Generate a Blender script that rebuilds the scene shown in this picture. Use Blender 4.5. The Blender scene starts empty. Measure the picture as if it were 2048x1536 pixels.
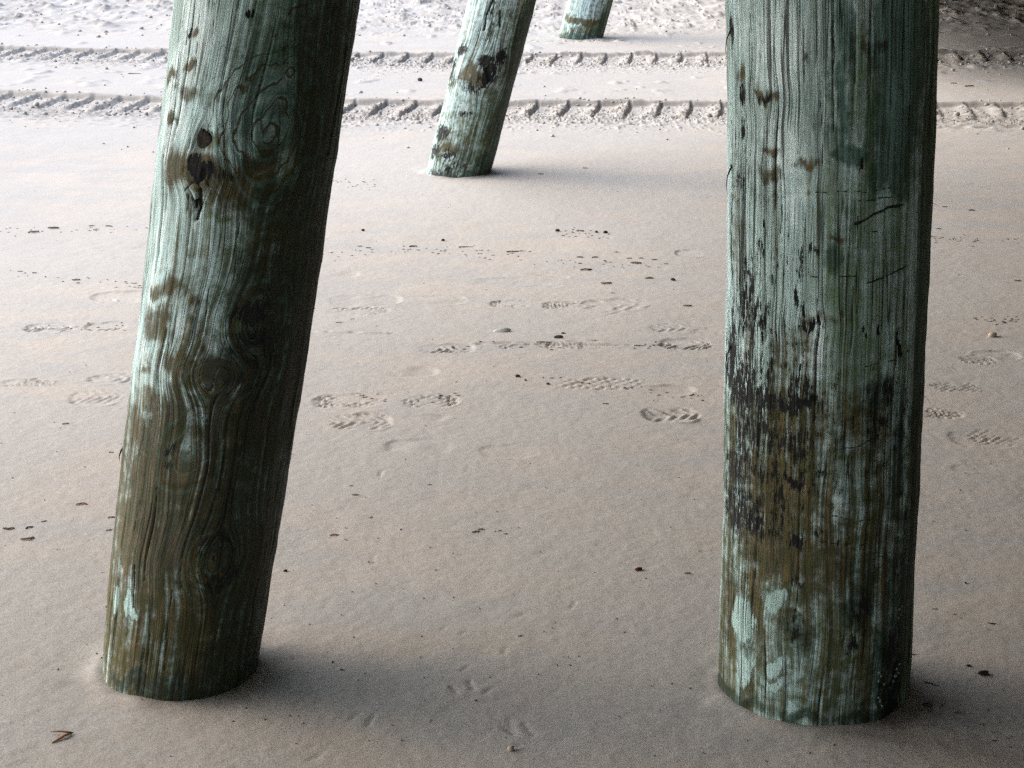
import bpy, math, random
import numpy as np
from mathutils import Vector

random.seed(7)
rng = np.random.default_rng(7)
C = bpy.context.scene.collection

# ------------------------------------------------------------------ camera model
CAM_H, PITCH, FPX = 1.45, math.radians(15.6), 4000.0
cp, sp = math.cos(PITCH), math.sin(PITCH)

def ray(px, py):
    a, b = (px - 1024) / FPX, -(py - 768) / FPX
    return np.array([a, cp + b * sp, -sp + b * cp])

def ground(px, py, z=0.0):
    d = ray(px, py)
    t = (z - CAM_H) / d[2]
    return np.array([d[0] * t, d[1] * t])

# ------------------------------------------------------------------ numpy noise
def _hash(ix, iy, seed):
    h = (ix.astype(np.uint32) * np.uint32(374761393) + iy.astype(np.uint32) * np.uint32(668265263)
         + np.uint32((seed * 2246822519) & 0xFFFFFFFF))
    h = (h ^ (h >> np.uint32(13))) * np.uint32(1274126177)
    h = h ^ (h >> np.uint32(16))
    return (h & np.uint32(0xFFFFFF)).astype(np.float32) / np.float32(0xFFFFFF)

def vnoise(x, y, seed=0):
    x = np.asarray(x, dtype=np.float32); y = np.asarray(y, dtype=np.float32)
    fx, fy = np.floor(x), np.floor(y)
    ix, iy = fx.astype(np.int64), fy.astype(np.int64)
    u, v = x - fx, y - fy
    u = u * u * (3 - 2 * u); v = v * v * (3 - 2 * v)
    a = _hash(ix, iy, seed); b = _hash(ix + 1, iy, seed)
    c = _hash(ix, iy + 1, seed); d = _hash(ix + 1, iy + 1, seed)
    return (a * (1 - u) + b * u) * (1 - v) + (c * (1 - u) + d * u) * v   # 0..1

def fbm(x, y, octv=4, seed=0, gain=0.5):
    s, a, n = 0.0, 1.0, 0.0
    for k in range(octv):
        s = s + a * vnoise(x * 2.03 ** k + 17.3 * k, y * 2.03 ** k - 9.1 * k, seed + k * 13)
        n += a; a *= gain
    return s / n - 0.5                                                    # about -.5 .. .5

def sstep(a, b, x):
    t = np.clip((x - a) / (b - a), 0, 1)
    return t * t * (3 - 2 * t)

def seg_dist(x, y, p, q):
    dx, dy = q[0] - p[0], q[1] - p[1]
    t = np.clip(((x - p[0]) * dx + (y - p[1]) * dy) / (dx * dx + dy * dy + 1e-12), 0, 1)
    return np.hypot(x - p[0] - t * dx, y - p[1] - t * dy), t

# ------------------------------------------------------------------ object helpers
def tag(o, label=None, cat=None, group=None, kind=None):
    if label: o['label'] = label
    if cat: o['category'] = cat
    if group: o['group'] = group
    if kind: o['kind'] = kind
    return o

def link(o, parent=None):
    C.objects.link(o)
    if parent is not None: o.parent = parent
    return o

def mesh_obj(name, verts, faces, mat, parent=None, smooth=True):
    me = bpy.data.meshes.new(name)
    me.from_pydata([tuple(v) for v in verts], [], faces)
    if smooth: me.polygons.foreach_set('use_smooth', [True] * len(me.polygons))
    me.update()
    if mat: me.materials.append(mat)
    return link(bpy.data.objects.new(name, me), parent)

def grid_obj(name, V, mat, parent=None):
    """V: (rows, cols, 3) array -> one smooth quad mesh"""
    r, c = V.shape[:2]
    me = bpy.data.meshes.new(name)
    n = r * c
    i = (np.arange(r - 1)[:, None] * c + np.arange(c - 1)[None, :]).ravel()
    q = np.stack([i, i + 1, i + c + 1, i + c], 1).astype(np.int32)
    me.vertices.add(n); me.loops.add(q.size); me.polygons.add(len(q))
    me.vertices.foreach_set('co', V.reshape(-1).astype(np.float32))
    me.loops.foreach_set('vertex_index', q.ravel())
    me.polygons.foreach_set('loop_start', np.arange(0, q.size, 4, dtype=np.int32))
    me.polygons.foreach_set('use_smooth', np.ones(len(q), dtype=bool))
    me.update(calc_edges=True)
    me.materials.append(mat)
    return link(bpy.data.objects.new(name, me), parent)

def fattr(o, name, arr):
    a = o.data.attributes.new(name, 'FLOAT', 'POINT')
    a.data.foreach_set('value', np.ascontiguousarray(arr.reshape(-1), dtype=np.float32))

def vattr(o, name, arr):
    a = o.data.attributes.new(name, 'FLOAT_VECTOR', 'POINT')
    a.data.foreach_set('vector', np.ascontiguousarray(arr.reshape(-1), dtype=np.float32))

# ------------------------------------------------------------------ node helper
class NT:
    def __init__(s, name):
        s.m = bpy.data.materials.new(name); s.m.use_nodes = True
        s.t = s.m.node_tree; s.t.nodes.clear()
        s.out = s.t.nodes.new('ShaderNodeOutputMaterial')
        s.b = s.t.nodes.new('ShaderNodeBsdfPrincipled')
        s.t.links.new(s.b.outputs[0], s.out.inputs[0])
    def set(s, sock, v):
        if hasattr(v, 'is_output') or isinstance(v, bpy.types.NodeSocket): s.t.links.new(v, sock)
        elif v is not None:
            if sock.type == 'RGBA' and len(v) == 3: v = (*v, 1)
            sock.default_value = v
    def math(s, op, a, b=0.0, c=0.0, clamp=False):
        n = s.t.nodes.new('ShaderNodeMath'); n.operation = op; n.use_clamp = clamp
        s.set(n.inputs[0], a); s.set(n.inputs[1], b); s.set(n.inputs[2], c); return n.outputs[0]
    def vmul(s, a, v):
        n = s.t.nodes.new('ShaderNodeVectorMath'); n.operation = 'MULTIPLY'
        s.set(n.inputs[0], a); s.set(n.inputs[1], v); return n.outputs[0]
    def vadd(s, a, v):
        n = s.t.nodes.new('ShaderNodeVectorMath'); n.operation = 'ADD'
        s.set(n.inputs[0], a); s.set(n.inputs[1], v); return n.outputs[0]
    def attr(s, name, vec=False):
        n = s.t.nodes.new('ShaderNodeAttribute'); n.attribute_name = name
        return n.outputs['Vector' if vec else 'Fac']
    def noise(s, vec, scale, detail=2, rough=0.5, dist=0.0, color=False):
        n = s.t.nodes.new('ShaderNodeTexNoise')
        s.set(n.inputs['Vector'], vec); n.inputs['Scale'].default_value = scale
        n.inputs['Detail'].default_value = detail; n.inputs['Roughness'].default_value = rough
        n.inputs['Distortion'].default_value = dist
        return n.outputs['Color' if color else 'Fac']
    def voro(s, vec, scale, out='Distance'):
        n = s.t.nodes.new('ShaderNodeTexVoronoi')
        s.set(n.inputs['Vector'], vec); n.inputs['Scale'].default_value = scale
        return n.outputs[out]
    def ramp(s, f, a, b, to0=0.0, to1=1.0):
        n = s.t.nodes.new('ShaderNodeMapRange'); n.interpolation_type = 'SMOOTHSTEP'
        s.set(n.inputs[0], f); n.inputs[1].default_value = a; n.inputs[2].default_value = b
        n.inputs[3].default_value = to0; n.inputs[4].default_value = to1
        return n.outputs[0]
    def mix(s, f, a, b, mode='MIX'):
        n = s.t.nodes.new('ShaderNodeMix'); n.data_type = 'RGBA'; n.blend_type = mode
        s.set(n.inputs[0], f); s.set(n.inputs[6], a); s.set(n.inputs[7], b); return n.outputs[2]
    def bump(s, h, dist, strength=1.0, normal=None):
        n = s.t.nodes.new('ShaderNodeBump'); n.inputs['Distance'].default_value = dist
        n.inputs['Strength'].default_value = strength; s.set(n.inputs['Height'], h)
        if normal is not None: s.set(n.inputs['Normal'], normal)
        return n.outputs[0]
    def pos(s):
        return s.t.nodes.new('ShaderNodeNewGeometry').outputs['Position']
    def objco(s):
        return s.t.nodes.new('ShaderNodeTexCoord').outputs['Object']
    def fin(s, col, rough=0.8, normal=None, spec=0.3):
        s.set(s.b.inputs['Base Color'], col); s.set(s.b.inputs['Roughness'], rough)
        s.b.inputs['Specular IOR Level'].default_value = spec
        if normal is not None: s.set(s.b.inputs['Normal'], normal)
        return s.m

# ------------------------------------------------------------------ materials
def mat_sand():
    n = NT('beach_sand'); p = n.pos()
    big = n.noise(n.vmul(p, (0.8, 0.8, 0.8)), 1.0, 4, 0.55)
    mid = n.noise(n.vmul(p, (1.6, 3.2, 1.0)), 1.7, 5, 0.6, 0.4)
    col = n.mix(n.ramp(mid, 0.36, 0.64), (0.372, 0.373, 0.358), (0.436, 0.404, 0.358))
    col = n.mix(n.ramp(big, 0.40, 0.62), col, (0.396, 0.389, 0.367))
    # grains: dark, pale and orange ones
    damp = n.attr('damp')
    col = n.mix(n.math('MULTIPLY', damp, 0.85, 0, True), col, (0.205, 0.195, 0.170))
    g1 = n.noise(p, 420.0, 1, 0.5)
    g2 = n.noise(p, 230.0, 2, 0.6)
    cellc = n.voro(p, 520.0, 'Color')
    sep = n.t.nodes.new('ShaderNodeSeparateColor'); n.t.links.new(cellc, sep.inputs[0])
    col = n.mix(n.ramp(sep.outputs[0], 0.80, 0.97, 0, 0.6), col, (0.15, 0.135, 0.13))
    col = n.mix(n.ramp(sep.outputs[1], 0.82, 0.98, 0, 0.5), col, (0.60, 0.56, 0.53))
    col = n.mix(n.ramp(sep.outputs[2], 0.80, 0.98, 0, 0.45), col, (0.50, 0.32, 0.21))
    col = n.mix(n.ramp(g2, 0.3, 0.7, 0.0, 0.35), col, (0.27, 0.24, 0.225))
    sp = n.noise(p, 150.0, 3, 0.75)
    col = n.mix(n.ramp(sp, 0.56, 0.74, 0, 0.28), col, (0.20, 0.18, 0.165))
    col = n.mix(n.ramp(sp, 0.44, 0.26, 0, 0.22), col, (0.56, 0.52, 0.48))
    h = n.math('ADD', n.math('MULTIPLY', g1, 0.5), n.math('MULTIPLY', g2, 0.8))
    b1 = n.bump(h, 0.0015, 0.3)
    lump = n.noise(p, 62.0, 3, 0.6)
    b2 = n.bump(lump, 0.004, 0.16, b1)
    return n.fin(col, 0.92, b2, 0.2)

def mat_pile():
    n = NT('treated_pile_wood')
    g = n.attr('grain', True)
    oi = n.t.nodes.new('ShaderNodeObjectInfo')
    g = n.vadd(g, n.vmul(oi.outputs['Random'], (3.7, 9.1, 5.0)))
    F1 = n.noise(n.vmul(g, (330, 7, 1)), 1.0, 3, 0.6)
    F2 = n.noise(n.vmul(g, (95, 2.6, 1)), 1.0, 4, 0.6)
    F3 = n.noise(g, 42.0, 5, 0.65)
    F4 = n.noise(n.vmul(g, (14, 3.2, 1)), 1.0, 4, 0.55)
    F5 = n.noise(n.vmul(g, (290, 34, 1)), 1.0, 3, 0.7)          # broken fibres
    pale, green, brown = n.attr('pale'), n.attr('green'), n.attr('brown')
    wet, black, ring, cut = n.attr('wet'), n.attr('black'), n.attr('ring'), n.attr('cut')
    f1, f2, f3 = (n.math('SUBTRACT', x, 0.5) for x in (F1, F2, F3))
    f5 = n.math('SUBTRACT', F5, 0.5)
    F6 = n.noise(n.vmul(g, (600, 30, 1)), 1.0, 2, 0.7)
    f6 = n.math('SUBTRACT', F6, 0.5)
    col = n.mix(n.ramp(F4, 0.36, 0.64), (0.560, 0.765, 0.785), (0.410, 0.555, 0.545))
    col = n.mix(n.ramp(F2, 0.50, 0.68, 0, 0.46), col, (0.235, 0.250, 0.215))
    col = n.mix(n.ramp(F1, 0.50, 0.64, 0, 0.56), col, (0.150, 0.150, 0.118))
    pm = n.ramp(n.math('ADD', pale, n.math('ADD', n.math('MULTIPLY', f1, 0.6), n.math('MULTIPLY', f3, 0.6))), 0.40, 0.58)
    col = n.mix(n.math('MULTIPLY', pm, 0.96), col, n.mix(n.ramp(F1, 0.45, 0.65), (0.740, 0.890, 0.910), (0.560, 0.700, 0.705)))  # pale tone lightened to carry the glare on the skylit left edges
    # algae films
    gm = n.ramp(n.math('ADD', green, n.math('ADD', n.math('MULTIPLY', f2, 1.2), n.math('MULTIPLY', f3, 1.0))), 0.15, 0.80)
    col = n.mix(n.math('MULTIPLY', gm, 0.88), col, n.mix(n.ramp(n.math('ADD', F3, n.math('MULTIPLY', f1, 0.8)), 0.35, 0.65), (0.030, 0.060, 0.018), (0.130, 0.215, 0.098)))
    bsum = n.math('ADD', brown, n.math('ADD', n.math('MULTIPLY', f2, 1.3), n.math('ADD', n.math('MULTIPLY', f3, 1.1), n.math('MULTIPLY', f1, 0.8))))
    bm = n.ramp(bsum, 0.16, 0.84)
    bcol = n.mix(n.ramp(n.math('ADD', F1, n.math('MULTIPLY', f6, 0.7)), 0.36, 0.66), (0.026, 0.017, 0.004), (0.140, 0.098, 0.034))
    bcol = n.mix(n.ramp(F3, 0.40, 0.66, 0, 0.8), bcol, (0.048, 0.050, 0.013))
    col = n.mix(n.math('MULTIPLY', bm, 0.93), col, bcol)
    # crisp pale flakes where the film has come away
    pf_ = n.math('ADD', n.attr('flake'), n.math('ADD', n.math('MULTIPLY', f3, 0.6), n.math('MULTIPLY', f1, 0.8)))
    col = n.mix(n.ramp(pf_, 0.52, 0.62, 0, 0.75), col, n.mix(0.55, col, (0.035, 0.026, 0.008)))
    col = n.mix(n.ramp(pf_, 0.60, 0.80, 0, 0.92), col, n.mix(n.ramp(F1, 0.46, 0.66), (0.460, 0.650, 0.625), (0.300, 0.420, 0.390)))
    # growth-ring figure: ochre lines and teal bands
    col = n.mix(n.ramp(n.math('ADD', ring, n.math('MULTIPLY', f3, 0.5)), 0.25, 0.7, 0, 0.9), col, (0.070, 0.062, 0.014))
    col = n.mix(n.ramp(n.math('MULTIPLY', ring, -1.0), 0.15, 0.8, 0, 0.55), col, (0.110, 0.240, 0.205))
    # damp wood, plus shade darkening baked into the piles' unlit sides
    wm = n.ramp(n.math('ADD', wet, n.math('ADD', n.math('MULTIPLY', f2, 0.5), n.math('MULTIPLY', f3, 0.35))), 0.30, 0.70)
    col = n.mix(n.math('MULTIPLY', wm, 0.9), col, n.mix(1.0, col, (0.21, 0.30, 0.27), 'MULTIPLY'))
    col = n.mix(n.math('MULTIPLY', n.ramp(F6, 0.52, 0.68, 0, 0.28), n.ramp(pale, 0.3, 0.8, 1.0, 0.15)), col, (0.030, 0.032, 0.024))
    # black mildew broken up along the fibres
    km = n.ramp(n.math('ADD', black, n.math('ADD', n.math('MULTIPLY', f5, 2.5), n.math('MULTIPLY', f3, 1.0))), 0.50, 0.66)
    col = n.mix(km, col, (0.0075, 0.0080, 0.0095))
    # drying checks: long thin dark lines
    ck = n.math('ABSOLUTE', n.math('SUBTRACT', n.noise(n.vmul(g, (62, 0.9, 1)), 1.0, 2, 0.5), 0.5))
    ckm = n.math('MULTIPLY', n.ramp(ck, 0.004, 0.020, 1.0, 0.0), n.ramp(n.noise(n.vmul(g, (9, 2.4, 1)), 1.0, 2), 0.40, 0.56))
    col = n.mix(n.math('MULTIPLY', ckm, 0.82), col, (0.018, 0.020, 0.016))
    ck2 = n.math('ABSOLUTE', n.math('SUBTRACT', n.noise(n.vmul(g, (150, 2.0, 1)), 1.0, 1, 0.5), 0.5))
    ck2m = n.math('MULTIPLY', n.ramp(ck2, 0.006, 0.034, 1.0, 0.0), n.ramp(n.noise(n.vmul(g, (16, 9, 1)), 1.0, 2), 0.46, 0.60))
    col = n.mix(n.math('MULTIPLY', ck2m, 0.75), col, (0.030, 0.032, 0.024))
    col = n.mix(n.ramp(cut, 0.35, 0.75, 0, 0.93), col, (0.010, 0.009, 0.006))
    h = n.math('ADD', n.math('MULTIPLY', F1, 0.9), n.math('MULTIPLY', F2, 0.8))
    h = n.math('SUBTRACT', h, n.math('MULTIPLY', ckm, 1.2))
    h = n.math('SUBTRACT', h, n.math('MULTIPLY', km, 0.35))
    nb = n.bump(h, 0.0024, 0.6)
    nb = n.bump(F3, 0.004, 0.35, nb)
    rough = n.ramp(wm, 0, 1, 0.82, 0.62)
    return n.fin(col, rough, nb, 0.25)

def mat_plain(name, col, col2, scale=120, rough=0.8, bump=0.0008, stretch=(1, 1, 1), spec=0.3):
    n = NT(name); p = n.vmul(n.objco(), stretch)
    f = n.noise(p, scale, 3, 0.6)
    return n.fin(n.mix(n.ramp(f, 0.35, 0.65), col, col2), rough, n.bump(f, bump, 0.8), spec)

M_SAND, M_PILE = mat_sand(), mat_pile()
M = dict(
    red=mat_plain('dry_red_seaweed', (0.070, 0.024, 0.017), (0.150, 0.056, 0.038)),
    rust=mat_plain('rusty_leaf', (0.130, 0.048, 0.022), (0.230, 0.095, 0.042)),
    dark=mat_plain('black_charred_bit', (0.022, 0.018, 0.016), (0.055, 0.042, 0.036)),
    brown=mat_plain('brown_husk', (0.035, 0.020, 0.013), (0.080, 0.045, 0.028)),
    straw=mat_plain('pale_straw', (0.200, 0.140, 0.085), (0.300, 0.215, 0.140)),
    twig=mat_plain('grey_twig_bark', (0.070, 0.052, 0.038), (0.150, 0.118, 0.090), 200),
    grey=mat_plain('grey_shell', (0.240, 0.235, 0.220), (0.400, 0.390, 0.360), 40, 0.6),
    mussel=mat_plain('dark_shell', (0.060, 0.064, 0.066), (0.130, 0.135, 0.135), 60, 0.45),
    white=mat_plain('white_shell', (0.56, 0.53, 0.49), (0.72, 0.70, 0.66), 60, 0.5),
    tan=mat_plain('tan_pebble', (0.330, 0.255, 0.190), (0.460, 0.370, 0.290), 90, 0.7),
    barn=mat_plain('barnacle_shell', (0.12, 0.14, 0.11), (0.30, 0.33, 0.28), 200, 0.6),
    knot=mat_plain('black_knot_wood', (0.012, 0.011, 0.009), (0.045, 0.038, 0.028), 150, 0.85, 0.002),
    deck=mat_plain('pier_planking', (0.100, 0.085, 0.068), (0.185, 0.160, 0.130), 9, 0.9, 0.002, (1, 9, 1)),
)

# ------------------------------------------------------------------ the piles
class Pile:
    """stations: list of (py, x_left, x_right) silhouette readings; by: pixel row of the base centre"""
    def __init__(s, stations, by, seed, dz=0.0025, ds=0.002, zmax=1.5, deg=2):
        s.seed = seed
        cx = {py: (a + b) / 2 for py, a, b in stations}
        s.y0 = ground(cx[by], by)[1]
        z, x, r = [], [], []
        for py, a, b in stations:
            d = ray((a + b) / 2, py); t = s.y0 / d[1]
            z.append(CAM_H + d[2] * t); x.append(d[0] * t); r.append((b - a) / 2 / FPX * t * 1.003)
        s.px = np.polyfit(z, x, deg); s.pr = np.polyfit(z, r, min(deg, 1))
        s.z0, s.z1 = min(z), max(z)
        sl = np.polyval(np.polyder(s.px), (s.z0 + s.z1) / 2)
        s.cos = math.cos(math.atan(sl))
        s.depth = s.y0 / cp
        s.rm = float(np.polyval(s.pr, (s.z0 + s.z1) / 2))
        s.zrows = np.concatenate([np.linspace(-0.25, -0.03, 6), np.arange(-0.025, zmax, dz), np.linspace(zmax + 0.01, 3.05, 40)])
        n = int(2 * math.pi * s.rm / ds)
        s.th = np.linspace(-math.pi, math.pi, n + 1)
        s.T, s.Z = np.meshgrid(s.th, s.zrows)
        s.S = s.T * s.rm
        shp = s.S.shape
        s.a = {k: np.zeros(shp, np.float32) for k in ('pale', 'flake', 'green', 'brown', 'wet', 'black', 'ring', 'cut')}
        s.warp = np.zeros(shp, np.float32)
        s.dr = np.zeros(shp, np.float32)
        w = 0.020
        s.NS = s.S + w * 1.5 * fbm(s.S * 28, s.Z * 16, 4, seed) + 0.014 * fbm(s.S * 90, s.Z * 40, 5, seed + 70, 0.75)
        s.NZ = s.Z + w * 2.6 * fbm(s.S * 30, s.Z * 11, 4, seed + 5) + 0.018 * fbm(s.S * 110, s.Z * 14, 5, seed + 71, 0.75)
    def axis(s, z):
        zc = np.clip(z, s.z0 - 0.1, s.z1)
        return np.polyval(s.px, zc) + np.polyval(np.polyder(s.px), zc) * (z - zc)
    def rad(s, z):
        return np.polyval(s.pr, np.clip(z, s.z0 - 0.1, s.z1 + 0.3))
    def at(s, px, py):
        d = ray(px, py); th, z = 0.0, 0.5
        for _ in range(14):
            r = s.rad(z)
            t = (s.y0 - r * s.cos * math.cos(th)) / d[1]
            z = CAM_H + d[2] * t
            q = np.clip((d[0] * t - s.axis(z)) / r, -0.985, 0.985)
            th = 0.5 * th + 0.5 * math.asin(q)
        return th, float(z)
    def sz(s, px, py):
        th, z = s.at(px, py)
        return th * s.rm, z
    def point(s, th, z, off=0.0):
        r = s.rad(z) + off
        return Vector((s.axis(z) + r * math.sin(th), s.y0 - r * s.cos * math.cos(th), z))
    def blobs(s, ch, lst):
        k = s.depth / FPX
        for (px, py, rx, ry, amp) in lst:
            th, z = s.at(px, py)
            rs, rz = rx * k / max(math.cos(th), 0.35), ry * k
            d = ((s.NS - th * s.rm) / rs) ** 2 + ((s.NZ - z) / rz) ** 2
            c2 = 'flake' if ch == 'pale' and amp >= .9 else ch
            amp *= {'brown': 1.25 if s.seed != 11 else 1.15, 'black': 1.12, 'wet': 1.1}.get(ch, 1.0)
            s.a[c2] = np.maximum(s.a[c2], amp * np.exp(-d ** 1.35 * 0.75))
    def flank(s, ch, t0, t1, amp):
        """paints the unlit flank darker for its shade, from angle t0 (degrees) round to the back"""
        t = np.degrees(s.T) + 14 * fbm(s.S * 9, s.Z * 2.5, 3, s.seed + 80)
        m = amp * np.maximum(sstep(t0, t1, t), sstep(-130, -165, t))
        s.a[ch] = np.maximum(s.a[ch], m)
    def band(s, ch, y0, y1, amp, t0=-180, t1=180, soft=.08):
        """a film between two pixel rows, wrapping the pile between two angles"""
        zt, zb = s.at(1024 + (s.axis(.5) / s.y0) * FPX, y0)[1], s.at(1024 + (s.axis(.5) / s.y0) * FPX, y1)[1]
        zz = s.NZ + .10 * fbm(s.S * 11, s.Z * 5, 4, s.seed + 90)
        t = np.degrees(s.T) + 10 * fbm(s.S * 9, s.Z * 4, 3, s.seed + 91)
        m = amp * sstep(zt + soft, zt - soft, zz) * sstep(zb - soft * .5, zb + soft * .5, zz) * sstep(t0 - 12, t0 + 12, t) * sstep(t1 + 12, t1 - 12, t)
        s.a[ch] = np.maximum(s.a[ch], m)
    def foot(s, h, amp):
        zz = s.Z + 0.5 * h * fbm(s.S * 14, s.Z * 6, 3, s.seed + 81)
        m = amp * sstep(-.22, .16, fbm(s.S * 9, s.Z * 3, 3, s.seed + 83)) * sstep(h, h * 0.30, zz + 0.35 * h * fbm(s.S * 60, s.Z * 20, 3, s.seed + 82))
        s.a['wet'] = np.maximum(s.a['wet'], m); s.a['green'] = np.maximum(s.a['green'], m * 0.75); s.a['black'] = np.maximum(s.a['black'], m * 0.2)
    def lines(s, lst, ch='cut', warp=0.15):
        """polylines in pixels: pts, half width m, depth m"""
        for pts, w, dep in lst:
            q = [s.sz(*p) for p in pts]
            S = s.S + warp * (s.NS - s.S); Z = s.Z + warp * (s.NZ - s.Z)
            for k in range(len(q) - 1):
                d, t = seg_dist(S, Z, q[k], q[k + 1])
                ww = w * (0.55 + 0.9 * vnoise(s.Z * 60 + s.S * 40, s.S * 8, s.seed + k))
                m = np.clip(1.25 - d / ww, 0, 1)
                s.a[ch] = np.maximum(s.a[ch], m)
                s.dr -= dep * sstep(0, 0.8, m)
    def knots(s, lst):
        for px, py, rx, ry, A in lst:
            k = s.depth / FPX
            sk, zk = s.sz(px, py); rs, rz = rx * k, ry * k
            u = s.S - sk
            s.warp -= (0.85 if s.seed == 23 else 0.55) * A * rs * np.tanh(u / (rs * 0.45)) * np.exp(-np.abs(u) / (rs * 2.2)) * np.exp(-((s.Z - zk) / (rz * 1.5)) ** 2)
    def rings(s, lst):
        for px, py, rx, ry, cnt, amp in lst:
            k = s.depth / FPX
            sk, zk = s.sz(px, py)
            u = (s.S - sk) / (rx * k); v = (s.Z - zk) / (ry * k)
            q = np.hypot(u, v) + 0.75 * fbm(s.S * 13, s.Z * 7, 3, s.seed + 40) + 0.22 * fbm(s.S * 45, s.Z * 25, 3, s.seed + 41)
            ph = (q * cnt + 0.6 * fbm(q * 3, q * 0, 2, s.seed + 3)) % 1.0
            ln = np.exp(-((ph - 0.5) / 0.10) ** 2) - 0.8 * np.exp(-((ph - 0.78) / 0.16) ** 2)
            wgt = amp * np.exp(-(q / 1.15) ** 4)
            s.a['ring'] = np.where(np.abs(ln * wgt) > np.abs(s.a['ring']), ln * wgt, s.a['ring'])
    def checks(s, n, t0, t1):
        rs = np.random.default_rng(s.seed + 300)
        G = s.S + s.warp
        for k in range(n):
            s0 = math.radians(rs.uniform(t0, t1)) * s.rm; z0 = rs.uniform(-.05, 1.3); L_ = rs.uniform(.06, .42); w = rs.uniform(.0012, .0026)
            rows = np.where(np.abs(s.zrows - z0) < L_ / 2)[0]
            if len(rows) < 3: continue
            sl = slice(rows[0], rows[-1] + 1)
            d = np.abs(G[sl] - s0 - .006 * fbm(s.Z[sl] * 9, s.Z[sl] * 0 + k, 3, s.seed + k))
            ww = w * np.clip(1 - (np.abs(s.Z[sl] - z0) / (L_ / 2)) ** 2, 0, 1)
            m = np.clip(1.6 - d / (ww + 1e-5), 0, 1)
            s.dr[sl] -= m * rs.uniform(.0012, .0035)
            s.a['cut'][sl] = np.maximum(s.a['cut'][sl], m * rs.uniform(.45, .8))
    def build(s, root):
        S, Z = s.S, s.Z
        per = np.cos(S * 0)            # relief fades nothing; seam lies at the back
        rel = 0.0085 * fbm(S * 6, Z * 3.0, 3, s.seed + 60) + 0.0040 * fbm(S * 18, Z * 16, 3, s.seed + 64) + 0.0036 * fbm(S * 40, Z * 3.5, 3, s.seed + 61) \
            + 0.0026 * fbm((S + s.warp) * 150, Z * 8, 3, s.seed + 62) * sstep(0.0, 0.06, Z)
        rel = rel + s.dr * (0.25 + 0.75 * sstep(-0.01, 0.05, Z)) - 0.0012 * sstep(0.4, 0.8, s.a['black'])
        r = np.polyval(s.pr, np.clip(Z, s.z0 - 0.1, s.z1 + 0.3)) + rel
        V = np.stack([s.axis(Z) + r * np.sin(s.T), s.y0 - r * s.cos * np.cos(s.T), Z], -1)
        V[:, -1] = V[:, 0]
        V -= np.array(root.location)
        o = grid_obj('shaft', V, M_PILE, root)
        for k, v in s.a.items(): fattr(o, k, v)
        vattr(o, 'grain', np.stack([S + s.warp, Z, 0 * Z], -1))
        return o
    def root(s, name='timber_pile'):
        o = bpy.data.objects.new(name, None); o.empty_display_size = 0.2
        o.location = (float(s.axis(0.0)), s.y0, 0.0)
        return link(o)

def splinter(pile, root, px, py, L, w, tilt, mat, name='splinter', th_off=0.0):
    """a thin sliver of wood standing off the surface; tilt: degrees from straight down"""
    th, z = pile.at(px, py)
    p = pile.point(th, z, -0.002) - root.location
    out = Vector((math.sin(th), -math.cos(th) * 0.6, 0)).normalized()
    down = Vector((0, 0, -1))
    a = math.radians(tilt)
    d = (down * math.cos(a) + out * math.sin(a)).normalized()
    side = d.cross(out).normalized(); nn = side.cross(d).normalized()
    vs, fs = [], []
    for k, f in enumerate((0, 0.35, 0.7, 1.0)):
        c = p + d * L * f + out * 0.006 * math.sin(f * 3)
        ww = w * (1 - f * 0.9)
        vs += [c + side * ww, c + nn * ww * 0.5, c - side * ww, c - nn * ww * 0.5]
    for k in range(3):
        for j in range(4):
            fs.append((k * 4 + j, k * 4 + (j + 1) % 4, k * 4 + 4 + (j + 1) % 4, k * 4 + 4 + j))
    fs += [(3, 2, 1, 0), (12, 13, 14, 15)]
    return mesh_obj(name, vs, fs, mat, root)

# ---- right-hand vertical pile
R = Pile([(0, 1455, 1872), (400, 1455, 1864), (700, 1453, 1850), (900, 1451, 1839), (1100, 1447, 1828), (1372, 1440, 1811)], 1372, 11)
R.blobs('pale', [(1490, 60, 40, 120, .50), (1560, 100, 70, 140, .62), (1560, 300, 60, 120, .58), (1590, 420, 50, 90, .52), (1640, 60, 30, 90, .4),
                 (1500, 330, 30, 90, .45), (1620, 690, 25, 90, .75), (1485, 745, 12, 70, .8), (1484, 1240, 26, 60, 1.0), (1490, 1330, 22, 60, .95),
                 (1548, 1205, 24, 42, .95), (1552, 1330, 22, 26, .95), (1555, 1370, 40, 20, .9), (1682, 1010, 12, 46, .75), (1668, 980, 20, 20, .5),
                 (1645, 1300, 20, 40, .55), (1690, 1320, 50, 40, .40), (1620, 1370, 30, 18, .5), (1730, 450, 40, 90, .4), (1760, 600, 30, 90, .35)])
R.blobs('wet', [(1810, 60, 60, 190, .95), (1800, 230, 56, 110, .9), (1790, 340, 50, 70, .75), (1690, 60, 22, 130, .7), (1690, 210, 16, 90, .75), (1662, 130, 10, 180, .45),
                (1655, 260, 40, 50, .45), (1700, 300, 44, 26, .75), (1665, 520, 22, 30, .6), (1850, 500, 18, 500, .8), (1840, 900, 22, 300, .9), (1800, 900, 26, 170, .6),
                (1810, 1200, 40, 200, .95), (1780, 1330, 40, 110, 1.0), (1600, 1275, 44, 55, .55), (1720, 1220, 36, 50, .8), (1730, 1150, 60, 60, .5),
                (1500, 1410, 40, 18, .6), (1600, 1436, 60, 18, .7), (1720, 1430, 60, 24, .7), (1450, 1372, 14, 24, .5), (1760, 800, 60, 60, .6), (1700, 1400, 50, 20, .5)])
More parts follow.
